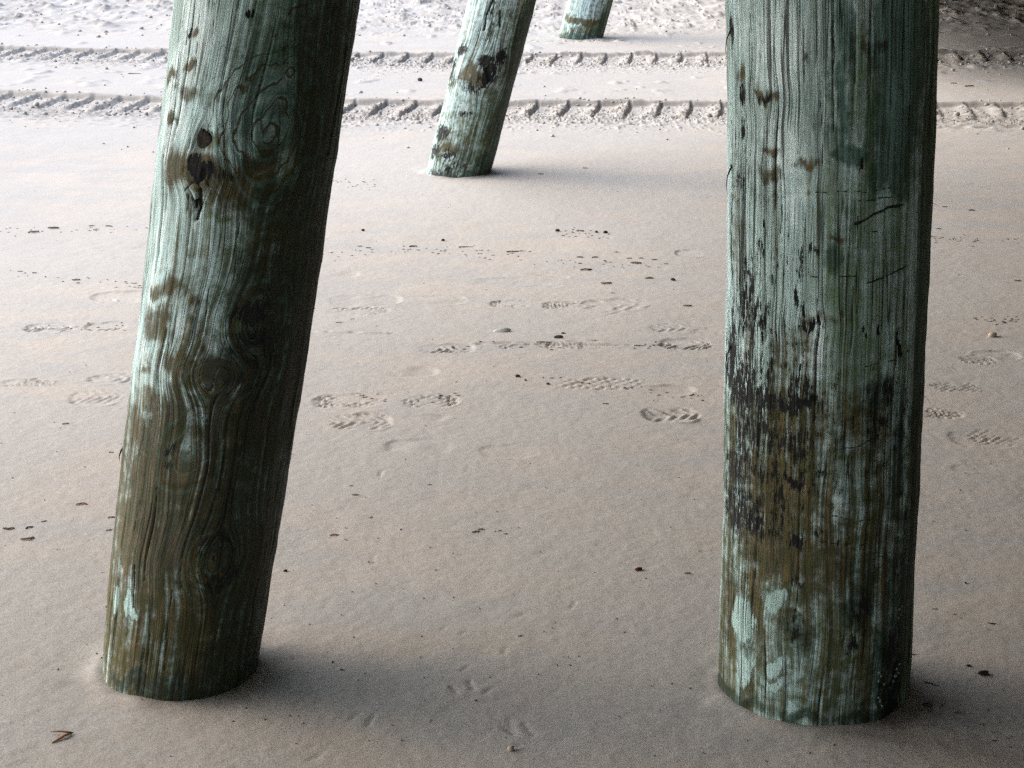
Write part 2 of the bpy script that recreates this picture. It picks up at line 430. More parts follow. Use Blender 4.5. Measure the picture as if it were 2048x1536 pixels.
R.blobs('green', [(1725, 180, 34, 170, .62), (1740, 330, 30, 90, .50), (1830, 300, 30, 260, .55), (1700, 480, 40, 160, .55), (1780, 540, 60, 200, .55), (1690, 720, 30, 130, .6),
                  (1760, 740, 70, 120, .55), (1670, 900, 24, 160, .6), (1740, 980, 90, 140, .55), (1720, 1150, 90, 110, .6), (1700, 1330, 70, 60, .5), (1640, 1432, 120, 26, .55),
                  (1660, 1405, 30, 22, .7), (1500, 800, 30, 300, .2), (1550, 500, 80, 300, .16), (1800, 700, 40, 300, .5)])
R.blobs('brown', [(1600, 860, 110, 130, .62), (1560, 1000, 110, 110, .75), (1560, 1110, 110, 70, .85), (1640, 1130, 80, 110, .75), (1730, 850, 90, 90, .6), (1720, 1060, 100, 90, .55),
                  (1760, 1180, 60, 90, .6), (1600, 1190, 18, 60, .8), (1512, 1200, 14, 90, .85), (1460, 1220, 14, 110, .7), (1525, 1280, 12, 90, .6), (1590, 1290, 40, 50, .5),
                  (1590, 1240, 30, 10, .8), (1660, 1010, 14, 120, .75), (1525, 192, 22, 9, .85), (1612, 128, 7, 14, .7), (1480, 165, 7, 14, .6), (1535, 300, 16, 11, .7), (1538, 350, 22, 14, .7),
                  (1610, 335, 24, 9, .75), (1500, 155, 8, 10, .4), (1680, 480, 20, 10, .7), (1690, 430, 8, 30, .5), (1470, 480, 14, 120, .5), (1590, 700, 60, 50, .45), (1640, 640, 60, 12, .5),
                  (1580, 1360, 14, 40, .6), (1560, 395, 60, 5, .4), (1500, 700, 20, 100, .4), (1760, 1000, 40, 140, .5), (1735, 80, 8, 40, .5), (1765, 90, 10, 14, .6)])
R.blobs('brown', [(1620, 1240, 170, 130, .48), (1560, 950, 120, 220, .5), (1720, 980, 90, 200, .45)])
R.blobs('green', [(1640, 1290, 170, 130, .62), (1650, 200, 120, 300, .22), (1730, 650, 110, 420, .62), (1690, 350, 60, 300, .42), (1640, 900, 150, 260, .45), (1730, 1250, 100, 160, .45), (1560, 1150, 120, 90, .4)])
R.blobs('black', [(1500, 760, 70, 260, .36), (1600, 900, 110, 170, .34), (1480, 1000, 40, 130, .4), (1780, 850, 60, 120, .36), (1540, 560, 60, 160, .26), (1490, 620, 24, 75, .62), (1462, 705, 14, 110, .72), (1482, 770, 26, 60, .80), (1510, 800, 50, 40, .70), (1500, 870, 44, 60, .66), (1475, 930, 26, 80, .70),
                  (1470, 1010, 22, 80, .72), (1508, 1050, 20, 40, .80), (1592, 806, 50, 22, .82), (1600, 780, 24, 44, .66), (1592, 880, 26, 40, .6), (1560, 900, 30, 40, .56), (1588, 960, 24, 12, .85),
                  (1540, 960, 50, 30, .5), (1600, 1078, 20, 18, .75), (1600, 575, 12, 70, .50), (1516, 490, 10, 36, .55), (1545, 520, 8, 30, .5), (1620, 650, 20, 12, .72), (1600, 655, 14, 10, .7),
                  (1482, 195, 6, 14, .85), (1530, 194, 9, 6, .7), (1487, 260, 8, 26, .55), (1456, 60, 4, 34, .95), (1456, 460, 4, 200, .62), (1620, 505, 10, 16, .5), (1770, 795, 46, 24, .66),
                  (1760, 850, 30, 34, .55), (1725, 1215, 20, 30, .70), (1705, 1285, 22, 20, .6), (1590, 1165, 20, 14, .55), (1600, 720, 10, 60, .45), (1540, 740, 14, 60, .45), (1475, 350, 10, 90, .40),
                  (1555, 1010, 20, 80, .5), (1680, 1090, 12, 10, .6), (1735, 660, 5, 10, .9), (1756, 665, 4, 14, .9), (1796, 690, 4, 40, .8), (1724, 318, 4, 14, .9), (1790, 1290, 20, 80, .75), (1640, 1080, 8, 8, .6),
                  (1800, 1180, 10, 160, .55), (1490, 570, 14, 70, .45), (1530, 640, 40, 60, .38), (1600, 1270, 30, 34, .34)])
R.lines([([(1712, 446), (1750, 428), (1778, 418), (1811, 406)], .0028, .002), ([(1735, 566), (1775, 552), (1815, 531)], .0020, .001), ([(1715, 399), (1788, 396)], .0014, .001),
         ([(1630, 386), (1700, 381), (1790, 378)], .0010, 0), ([(1620, 553), (1710, 553)], .0009, 0), ([(1735, 463), (1785, 464)], .0011, 0), ([(1690, 895), (1720, 892), (1760, 870)], .0016, .001),
         ([(1690, 840), (1775, 842)], .0010, 0), ([(1730, 733), (1790, 718)], .0014, 0), ([(1660, 1030), (1700, 1040)], .0011, 0), ([(1690, 1045), (1770, 1030)], .0008, 0), ([(1640, 1085), (1730, 1090)], .0009, 0),
         ([(1667, 40), (1666, 260)], .0013, .0015), ([(1607, 20), (1608, 190)], .0010, .001), ([(1558, 340), (1560, 470)], .0014, .0015), ([(1500, 20), (1503, 160)], .0010, .001), ([(1640, 150), (1644, 330)], .0009, .001),
         ([(1740, 20), (1738, 120)], .0012, .001), ([(1716, 430), (1712, 640)], .0010, .001), ([(1768, 520), (1760, 720)], .0013, .001), ([(1822, 80), (1815, 330)], .0012, .001), ([(1795, 670), (1793, 730)], .0028, .003),
         ([(1690, 1100), (1700, 1075)], .0009, 0), ([(1605, 1085), (1610, 1035)], .0010, 0)])
R.knots([(1530, 195, 26, 26, .7), (1612, 335, 22, 20, .5), (1610, 652, 24, 20, .6), (1690, 1015, 30, 40, .5), (1600, 1275, 50, 60, .5)])
# rotted notch by the sand on the shaded side
ths, zz = R.at(1782, 1400)
nd = np.exp(-((R.S - ths * R.rm - 0.01) / 0.034) ** 2) * sstep(0.115, 0.0, R.Z + 0.03 * fbm(R.S * 60, R.Z * 30, 3, 5))
R.dr -= 0.020 * nd * (0.7 + 0.8 * fbm(R.S * 70, R.Z * 22, 3, 8))
R.a['black'] = np.maximum(R.a['black'], nd * 1.1)
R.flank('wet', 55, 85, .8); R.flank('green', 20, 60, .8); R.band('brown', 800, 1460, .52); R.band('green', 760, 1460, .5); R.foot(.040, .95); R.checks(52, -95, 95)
rr = R.root(); R.build(rr)
tag(rr, 'thick upright timber pile with black mildew streaks, pale bluish top and wet green foot', 'pile', 'weathered round timber piles standing in the sand')

def barnacle(px, py, r):
    th, z = R.at(px, py)
    p = R.point(th, z, 0.0) - rr.location
    out = Vector((math.sin(th), -math.cos(th), 0.0)); up = Vector((0, 0, 1)); sd = out.cross(up)
    vs, fs = [], []
    for k, (f, h) in enumerate(((1, -0.004), (0.75, 0.5), (0.42, 0.9), (0.3, 0.55))):
        for j in range(8):
            a = j * math.pi / 4 + random.uniform(-.15, .15)
            vs.append(p + sd * (math.cos(a) * r * f) + up * (math.sin(a) * r * f * 1.15) + out * (h * r))
    for k in range(3):
        for j in range(8):
            fs.append((k * 8 + j, k * 8 + (j + 1) % 8, k * 8 + 8 + (j + 1) % 8, k * 8 + 8 + j))
    fs.append(tuple(range(24, 32)))
    mesh_obj('barnacle', vs, fs, M['barn'], rr)
for px, py, r in [(1758, 1345, .0034), (1762, 1352, .0028), (1757, 1362, .0030), (1768, 1368, .0024), (1760, 1402, .0030), (1764, 1412, .0026), (1757, 1395, .0024),
                  (1790, 1352, .0032), (1796, 1345, .0026), (1786, 1362, .0026), (1793, 1338, .0024), (1799, 1328, .0022), (1798, 1218, .0030), (1801, 1229, .0024), (1797, 1236, .0024), (1803, 1212, .0020)]:
    barnacle(px, py, r)
splinter(R, rr, 1842, 785, .030, .0010, 38, M['knot'])
splinter(R, rr, 1862, 405, .016, .0008, 60, M['knot'])
for px, py in ((1456, 55), (1456, 330), (1452, 690)):
    splinter(R, rr, px, py, .05, .0030, 6, M['knot'])

# ---- left leaning pile
L = Pile([(0, 351, 719), (170, 331, 697), (400, 306, 662), (600, 287, 630), (800, 263, 594), (1000, 239, 563), (1150, 222, 545), (1335, 204, 516)], 1335, 23)
L.blobs('pale', [(385, 60, 40, 140, .80), (350, 200, 24, 150, .80), (420, 40, 50, 60, .5), (350, 240, 40, 60, .6), (395, 450, 14, 40, .7), (320, 480, 30, 120, .5), (305, 560, 16, 90, .6), (410, 520, 40, 60, .5),
                 (290, 700, 12, 90, .6), (366, 660, 20, 46, .62), (425, 695, 14, 40, .6), (320, 720, 18, 50, .5), (258, 1210, 14, 34, 1.0), (230, 1215, 8, 36, .95), (268, 1225, 18, 18, .92), (300, 1250, 16, 16, .6),
                 (318, 1310, 12, 52, .62), (345, 1260, 16, 40, .4), (430, 1130, 8, 50, .4), (280, 800, 10, 30, .4)])
L.blobs('brown', [(405, 350, 70, 34, .85), (355, 340, 34, 44, .85), (480, 370, 90, 50, .75), (340, 165, 9, 16, .8), (390, 75, 10, 9, .8), (384, 132, 14, 12, .75), (350, 152, 10, 12, .7), (380, 190, 30, 14, .6), (345, 250, 10, 12, .7),
                  (420, 200, 20, 50, .45), (330, 580, 46, 24, .7), (312, 640, 36, 40, .65), (390, 600, 30, 18, .6), (350, 730, 50, 40, .75), (440, 745, 90, 34, 1.0), (400, 700, 20, 24, .6), (330, 860, 60, 90, .85),
                  (270, 860, 22, 60, .85), (300, 960, 60, 90, 1.0), (360, 960, 60, 90, .85), (270, 1060, 50, 90, 1.0), (340, 1080, 80, 90, 1.0), (300, 1170, 40, 50, .75), (420, 1000, 80, 140, .8), (260, 1320, 46, 60, .75),
                  (440, 850, 60, 100, .75), (300, 800, 30, 30, .7), (380, 800, 30, 50, .5), (500, 830, 60, 90, .8), (260, 1120, 30, 40, .9), (560, 450, 70, 140, .55), (420, 290, 30, 20, .7), (290, 740, 14, 14, .6), (350, 1230, 40, 60, .5)])
L.blobs('brown', [(360, 1240, 140, 110, .66), (410, 900, 150, 300, .62), (560, 520, 90, 260, .50), (350, 620, 90, 160, .32), (500, 380, 120, 60, .5), (440, 560, 60, 120, .3)])
L.blobs('wet', [(540, 200, 110, 260, .55), (480, 90, 60, 160, .40), (520, 560, 90, 200, .55), (470, 900, 90, 260, .55)])
L.blobs('green', [(500, 450, 120, 200, .5), (400, 760, 100, 200, .35), (380, 1270, 150, 120, .75), (590, 60, 90, 140, .55), (640, 250, 60, 200, .75), (560, 430, 80, 130, .75), (600, 560, 60, 200, .8), (520, 620, 80, 130, .7), (560, 800, 60, 200, .8), (500, 900, 80, 200, .7), (520, 1100, 60, 200, .8),
                  (430, 1130, 60, 90, .6), (380, 1320, 90, 80, .75), (300, 1340, 20, 40, .8), (460, 1280, 60, 90, .75), (450, 470, 30, 90, .4), (480, 330, 60, 60, .4), (340, 560, 60, 300, .18), (420, 760, 60, 90, .5)])
L.blobs('wet', [(640, 120, 70, 200, .7), (660, 330, 40, 200, .85), (610, 560, 60, 200, .8), (560, 760, 60, 200, .9), (520, 950, 60, 200, .9), (500, 1150, 60, 200, .9), (470, 1320, 60, 90, .9), (300, 1375, 120, 26, .8), (390, 1375, 120, 40, .8),  # right-half blobs deepen this pile's shadow side in its colour
                (490, 720, 90, 60, .7), (520, 60, 50, 90, .45), (540, 220, 60, 120, .45), (450, 1050, 60, 120, .55), (440, 850, 50, 120, .45), (560, 300, 90, 90, .5), (480, 500, 30, 100, .4), (590, 90, 60, 120, .6), (600, 230, 70, 120, .65), (560, 420, 80, 80, .6)])
L.blobs('black', [(405, 345, 26, 18, .95), (395, 335, 16, 26, .8), (460, 345, 20, 12, .55), (400, 415, 10, 26, .62), (505, 620, 34, 26, .72), (540, 600, 30, 20, .5), (470, 760, 40, 30, .6), (450, 1150, 46, 22, .7), (420, 1100, 24, 30, .5),
                  (500, 40, 12, 8, .8), (355, 900, 16, 16, .5), (410, 830, 14, 16, .5), (345, 930, 20, 10, .5), (620, 700, 20, 90, .5), (380, 70, 3, 12, .9), (410, 262, 14, 6, .6), (440, 1060, 40, 12, .45), (520, 700, 60, 60, .55)])
L.knots([(405, 280, 22, 24, 1.3), (400, 345, 34, 26, 1.3), (440, 1120, 44, 44, 1.2), (520, 640, 50, 50, 1.0), (540, 250, 60, 90, .7), (430, 750, 60, 36, .9), (370, 930, 30, 40, .6)])
L.rings([(535, 270, 120, 190, 5.0, 1.1), (590, 70, 50, 110, 3.0, .9), (430, 1125, 80, 100, 4.0, 1.0), (540, 640, 90, 120, 4.0, 1.0), (380, 900, 80, 120, 3.0, .7), (440, 770, 120, 60, 3.0, .8)])
L.lines([([(693, 95), (684, 165), (672, 240), (660, 305)], .0045, .006), ([(287, 1388), (292, 1330), (300, 1270)], .0014, .002), ([(328, 1340), (338, 1240), (345, 1180)], .0012, .0015), ([(244, 1225), (250, 1150)], .0014, .002),
         ([(268, 1215), (272, 1130)], .0022, .003), ([(402, 378), (398, 420), (392, 440)], .0048, .006), ([(380, 390), (376, 420)], .0020, .003), ([(470, 620), (440, 715)], .0012, .001), ([(385, 215), (380, 300)], .0012, .001),
         ([(375, 60), (372, 90)], .0016, .002), ([(400, 20), (388, 180)], .0010, .001), ([(430, 5), (415, 160)], .0009, .001), ([(365, 40), (352, 180)], .0009, .001), ([(408, 352), (440, 392)], .0016, .001), ([(398, 355), (372, 385)], .0014, .001),
         ([(412, 350), (424, 388)], .0014, .001), ([(402, 355), (402, 392)], .0016, .001), ([(478, 440), (468, 560)], .0011, .001), ([(345, 610), (330, 740)], .0010, .001), ([(420, 560), (404, 690)], .0011, .001), ([(285, 990), (270, 1060)], .0010, .001),
         ([(560, 420), (548, 520)], .0009, 0), ([(300, 470), (288, 560)], .0010, .001), ([(340, 470), (326, 600)], .0009, .001), ([(214, 1250), (210, 1330)], .0022, .002)])
# the swollen collar under the knot
sk, zk = L.sz(410, 340)
L.dr += 0.008 * np.exp(-((L.S - sk) / 0.075) ** 2 - ((L.Z - zk) / 0.045) ** 2)
sk, zk = L.sz(405, 280)
kd = ((L.S - sk) / 0.0165) ** 2 + ((L.Z - zk) / 0.019) ** 2
L.dr -= 0.007 * np.exp(-kd ** 2)
sk, zk = L.sz(470, 745)
L.dr += 0.007 * np.exp(-((L.S - sk) / 0.09) ** 2 - ((L.Z - zk) / 0.05) ** 2)
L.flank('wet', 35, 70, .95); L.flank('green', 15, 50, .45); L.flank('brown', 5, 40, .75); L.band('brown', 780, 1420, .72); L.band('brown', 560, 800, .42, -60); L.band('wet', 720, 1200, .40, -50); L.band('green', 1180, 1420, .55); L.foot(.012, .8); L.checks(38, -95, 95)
lr = L.root(); L.build(lr)
tag(lr, 'near slanting timber pile with a dark knot hole, swirling grain and brown algae', 'pile', 'weathered round timber piles standing in the sand')
# knot plug set in its hole
th, z = L.at(405, 280)
pc = L.point(th, z, -0.006) - lr.location
out = Vector((math.sin(th), -math.cos(th), 0)); up = Vector((0.17, 0, 1)).normalized(); sd = up.cross(out).normalized()
vs, fs = [], []
for k, (f, h) in enumerate(((1.05, -0.004), (0.95, 0.0020), (0.7, 0.0034), (0.35, 0.0018))):
    for j in range(20):
        a = j * math.pi / 10
        rr_ = 1 + 0.10 * math.sin(3 * a + 1) + random.uniform(-.05, .05)
        vs.append(pc + sd * (math.cos(a) * .0145 * f * rr_) + up * (math.sin(a) * .0165 * f * rr_) + out * (h + random.uniform(-.0005, .0005)))
for k in range(3):
    for j in range(20):
        fs.append((k * 20 + j, k * 20 + (j + 1) % 20, k * 20 + 20 + (j + 1) % 20, k * 20 + 20 + j))
fs.append(tuple(range(60, 80)))
mesh_obj('knot', vs, fs, M['knot'], lr)
splinter(L, lr, 246, 888, .034, .0050, 20, M['knot'])
splinter(L, lr, 252, 878, .020, .0040, -8, M_PILE if False else M['knot'])
for px, py, s_ in ((700, 80, .006), (690, 190, .006), (668, 318, .007), (661, 360, .006), (612, 700, .007), (603, 752, .008), (599, 770, .006), (205, 1368, .010)):
    splinter(L, lr, px, py, s_, .0006, 95 if px > 400 else 30, M['knot'])

# ---- slanting pile in the middle distance
K = Pile([(0, 937, 1073), (98, 914, 1047), (195, 890, 1020), (346, 851, 981)], 346, 37, dz=0.004, ds=0.004, zmax=1.1, deg=1)
K.blobs('pale', [(945, 40, 16, 50, .5), (915, 140, 8, 60, .4), (885, 230, 10, 50, .5), (865, 330, 12, 16, .95), (960, 60, 40, 60, .4), (930, 225, 20, 24, .5), (985, 40, 16, 60, .4), (895, 250, 14, 16, .5)])
K.blobs('black', [(968, 120, 14, 14, .90), (1002, 118, 12, 16, .90), (980, 140, 18, 20, .92), (974, 160, 16, 16, .7), (922, 100, 10, 12, .8), (905, 140, 5, 30, .75), (945, 178, 20, 12, .6), (884, 262, 14, 16, .85), (870, 300, 9, 16, .85), (895, 310, 22, 14, .6),
                  (930, 230, 14, 6, .7), (905, 160, 16, 26, .4), (920, 330, 24, 16, .45), (870, 345, 26, 8, .6), (990, 150, 16, 26, .55), (985, 20, 8, 30, .55), (1000, 35, 6, 30, .5), (978, 60, 4, 30, .5), (898, 340, 6, 12, .8)])
K.blobs('brown', [(935, 145, 18, 18, .9), (950, 160, 22, 18, .8), (905, 165, 14, 24, .55), (900, 295, 26, 16, .7), (1010, 150, 16, 40, .5), (960, 200, 20, 20, .4)])
K.blobs('green', [(990, 250, 40, 90, .75), (960, 320, 40, 40, .7), (1030, 120, 22, 140, .75), (1000, 60, 30, 70, .45), (940, 270, 26, 40, .5), (1050, 40, 20, 90, .7)])
K.blobs('wet', [(1045, 90, 18, 120, .7), (1010, 230, 20, 90, .7), (975, 330, 22, 40, .7), (910, 352, 70, 8, .7), (1060, 20, 14, 60, .6)])
K.lines([([(985, 0), (972, 30), (968, 60)], .006, .008), ([(1000, 20), (1000, 55)], .004, .005), ([(976, 135), (978, 160)], .010, .008)])
K.knots([(975, 145, 26, 26, 1.2), (880, 275, 16, 18, .9), (890, 310, 16, 16, .8), (935, 230, 14, 12, .7)])
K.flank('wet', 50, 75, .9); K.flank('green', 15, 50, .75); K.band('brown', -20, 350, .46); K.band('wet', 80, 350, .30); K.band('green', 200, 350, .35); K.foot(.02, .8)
kr = K.root(); K.build(kr)
tag(kr, 'slanting timber pile with a black knot cross, standing just this side of the tyre tracks', 'pile', 'weathered round timber piles standing in the sand')

# ---- far pile
Fp = Pile([(0, 1137, 1227), (40, 1126, 1216), (73, 1117, 1206)], 73, 51, dz=0.006, ds=0.006, zmax=0.8, deg=1)
Fp.blobs('pale', [(1160, 10, 30, 26, .45), (1135, 60, 16, 14, .5)])
Fp.blobs('brown', [(1150, 42, 22, 6, 1.0), (1180, 46, 26, 7, .9), (1133, 32, 5, 8, .7), (1155, 62, 20, 10, .55)])
Fp.blobs('green', [(1190, 56, 26, 18, .9), (1205, 40, 12, 24, .8), (1160, 64, 24, 8, .6), (1215, 15, 8, 24, .6)])
Fp.blobs('wet', [(1160, 72, 46, 5, .9), (1206, 40, 8, 30, .7), (1190, 62, 20, 10, .5)])
Fp.knots([(1150, 40, 16, 8, .9)])
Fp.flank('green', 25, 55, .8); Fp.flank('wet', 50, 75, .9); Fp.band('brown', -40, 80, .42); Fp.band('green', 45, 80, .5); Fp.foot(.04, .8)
fr = Fp.root(); Fp.build(fr)
tag(fr, 'farthest and smallest slanting pile, pale with a brown band, standing beyond the tyre tracks', 'pile', 'weathered round timber piles standing in the sand')

# ------------------------------------------------------------------ the sand
xs = np.concatenate([-np.geomspace(4.6, 220, 46)[::-1], np.arange(-4.5, -1.6, 0.014), np.arange(-1.6, 1.6, 0.005), np.arange(1.6, 4.5, 0.014), np.geomspace(4.6, 220, 46)])
ys = np.concatenate([-np.geomspace(1, 120, 26)[::-1], np.linspace(-0.8, 2.3, 36), np.arange(2.4, 7.0, 0.0065), np.arange(7.0, 9.6, 0.014), np.arange(9.6, 14.2, 0.010),
                     np.arange(14.2, 20, 0.035), np.geomspace(20.1, 300, 60)])
X, Y = np.meshgrid(xs.astype(np.float32), ys.astype(np.float32))
H = 0.030 * fbm(X * 0.45, Y * 0.45, 2, 100) + 0.008 * fbm(X * 2.2, Y * 1.6, 3, 101)
H *= sstep(0.5, 4.0, np.abs(Y - 3.3) + 1.0)          # level around the near piles
near = (ys > 2.3) & (ys < 21)
iy0, iy1 = np.where(near)[0][[0, -1]]
Xn, Yn = X[iy0:iy1], Y[iy0:iy1]
Hn = np.zeros_like(Xn)
Dn = np.zeros_like(Xn)
Hn += 0.0018 * fbm(Xn * 18, Yn * 16, 3, 102) + 0.0010 * fbm(Xn * 70, Yn * 60, 2, 103)

# scour and heaped sand round the feet
for P_ in (R, L, K, Fp):
    d = np.hypot(Xn - P_.axis(0.0), (Yn - P_.y0)) - P_.rm
    Hn += 0.016 * np.exp(-((d - .01) / 0.05) ** 2) * np.maximum(fbm(Xn * 7 + P_.seed, Yn * 7, 3, 12), -.12)
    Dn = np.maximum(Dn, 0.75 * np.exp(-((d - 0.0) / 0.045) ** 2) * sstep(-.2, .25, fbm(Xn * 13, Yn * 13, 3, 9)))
    Hn += -0.004 * np.exp(-(d / 0.13) ** 2) * (0.6 + 1.6 * np.abs(fbm(Xn * 4 + P_.seed, Yn * 4, 2, 10))) + 0.005 * np.exp(-((d - 0.0) / 0.018) ** 2) * (0.6 + fbm(Xn * 16, Yn * 16, 2, 7))

# tyre tracks
def track(edge_px, pitch, width, depth, seed):
    global Hn, Dn
    g = np.array([ground(*p) for p in edge_px])
    pf = np.polyfit(g[:, 0], g[:, 1], 3)
    xc = np.clip(Xn, -5.5, 6.5)
    ye = np.polyval(pf, xc) + 0.03 * fbm(Xn * 5, Xn * 0 + seed, 3, seed)
    d = ye - Yn
    ins = sstep(-0.01, 0.022, d) * sstep(width + 0.16, width - 0.05, d)
    h = -depth * ins + 0.013 * np.exp(-((d + 0.035) / 0.035) ** 2) * (0.6 + 1.5 * fbm(Xn * 12, Yn * 12, 3, seed + 1))
    xx = Xn - 0.065 * (Yn - 11.0) + 0.02 * fbm(Xn * 3, Yn * 3, 2, seed + 2)
    xx = xx + 0.022 * sstep(0.15, 0.5, d)
    ph = xx / pitch
    cell = np.floor(ph); t = ph - cell
    amp = 0.85 + 0.35 * _hash(cell.astype(np.int64), cell.astype(np.int64) * 0 + seed, seed)
    wl = 0.30 + 0.14 * _hash(cell.astype(np.int64), cell.astype(np.int64) * 0 + seed + 1, seed)
    lump = 0.55 + 1.9 * np.abs(fbm(Xn * 34, Yn * 22, 4, seed + 3, 0.7))
    ridge = sstep(wl, 0.80, t) * sstep(0.93, 0.835, t)
    wl2 = sstep(-0.03, 0.04, d) * sstep(width * (0.86), width * 0.5, d + 0.2 * fbm(Xn * 9, Yn * 5, 2, seed + 9))
    h += depth * 1.0 * amp * ridge * lump * wl2
    h -= 0.016 * sstep(0.84, 0.885, t) * sstep(1.0, 0.92, t) * wl2
    h += 0.020 * np.maximum(fbm(Xn * 38, Yn * 26, 4, seed + 13, 0.7) + 0.02, 0) * ins * sstep(-.2, .2, fbm(Xn * 4, Yn * 4, 2, seed + 14))
    # crumbs along the near side
    cr = np.exp(-((d - width * 0.93) / 0.21) ** 2)
    n1 = np.abs(fbm(Xn * 34, Yn * 24, 4, seed + 4, 0.7))
    h += cr * (0.085 * np.maximum(n1 - 0.09, 0) + 0.010 * fbm(Xn * 70, Yn * 50, 2, seed + 5))
    n2 = fbm(Xn * 46, Yn * 34, 3, seed + 6)
    h += 0.055 * np.maximum(n2 - 0.13, 0) * sstep(0.0, 0.2, d) * sstep(width + 0.7, width + 0.1, d)
    wall_ = np.exp(-((d - 0.012) / 0.030) ** 2)  # darker line along the rut's camera-facing wall
    mott = sstep(-0.16, 0.16, fbm(Xn * 14, Yn * 9, 4, seed + 15, 0.65))
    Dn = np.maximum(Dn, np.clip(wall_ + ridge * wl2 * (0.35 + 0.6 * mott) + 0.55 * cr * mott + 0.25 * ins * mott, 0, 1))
    Hn += h
    return pf
pf1 = track([(0, 184), (170, 191), (340, 198), (700, 204), (1060, 205), (1450, 205), (1900, 206), (2048, 206)], 0.166, 0.66, 0.022, 201)
pf2 = track([(0, 93), (170, 98), (340, 102), (700, 104), (1100, 106), (1450, 106), (1900, 105), (2048, 106)], 0.165, 0.62, 0.020, 231)

# trampled dry sand beyond the tracks
far = sstep(14.3, 15.6, Yn + 1.1 * fbm(Xn * 1.1, Yn * 0.5, 3, 300))
n3 = fbm(Xn * 5.2, Yn * 2.6, 4, 301, 0.6)
n5 = np.maximum(fbm(Xn * 9, Yn * 5.5, 4, 302, 0.65) - 0.10, 0)
Hn += far * (0.050 * n3 + 0.13 * n5)
Dn = np.maximum(Dn, far * np.clip(sstep(0.02, 0.14, n5) * 0.8 + 0.35 * sstep(0.05, 0.25, fbm(Xn * 3, Yn * 1.6, 4, 303)), 0, 1))
n4 = fbm(Xn * 7, Yn * 4.5, 3, 305)
Hn += 0.06 * np.maximum(n4 - 0.17, 0) * sstep(11.0, 11.5, Yn)

# footprints
def brk_(x, y, k):
    return sstep(-0.1, 0.12, fbm(x * 22 + k, y * 22, 2, int(k) + 5))
def foot(px, py, Lm, Wm, ang, dep, tread, ta=0.003, per=0.026):
    global Hn
    gx, gy = ground(px, py)
    c, s = math.cos(math.radians(ang)), math.sin(math.radians(ang))
    ix = np.where(np.abs(Xn[0] - gx) < Lm)[0]; iy = np.where(np.abs(Yn[:, 0] - gy) < Lm)[0]
    if not len(ix) or not len(iy): return
    sl = (slice(iy[0], iy[-1] + 1), slice(ix[0], ix[-1] + 1))
    x, y = Xn[sl] - gx, Yn[sl] - gy
    a, b = x * c + y * s, -x * s + y * c
    a2 = a / (Lm / 2)
    w = Wm / 2 * np.sqrt(np.clip(1 - np.abs(a2) ** 2.6, 0, 1)) * (1 - 0.16 * np.exp(-((a2 + 0.25) / 0.28) ** 2)) + 1e-4
    e = np.maximum(np.abs(b) / w, np.abs(a2)) + 0.10 * fbm(x * 40, y * 40, 2, int(px))
    m = sstep(1.06, 0.80, e)
    rim = np.exp(-((e - 1.14) / 0.09) ** 2)
    patch = sstep(-0.25, 0.12, fbm(x * 9 + py, y * 9 + px, 3, int(px + py)))
    h = (-dep * 0.66 * m * (0.7 + 0.5 * a2 * np.sign(math.cos(px))) + dep * 0.30 * rim * brk_(x, y, px)) * patch
    brk = sstep(-0.14, 0.14, fbm(x * 17 + px, y * 17, 3, int(py))) * (0.5 + 0.5 * patch)
    if tread == 'h':
        ph = (a + np.abs(b) * 0.75) / per + 0.55 * fbm(x * 30, y * 30, 2, int(px) + 9)
        h += ta * 0.62 * m * brk * np.where((ph % 1) < 0.42 + 0.25 * fbm(x * 50, y * 50, 2, 3), 1.0, -0.9)
    elif tread == 'd':
        h += ta * m * brk * np.sign(np.sin(a / per * 6.28) * np.sin(b / per * 6.28) - 0.15)
    Hn[sl] += h
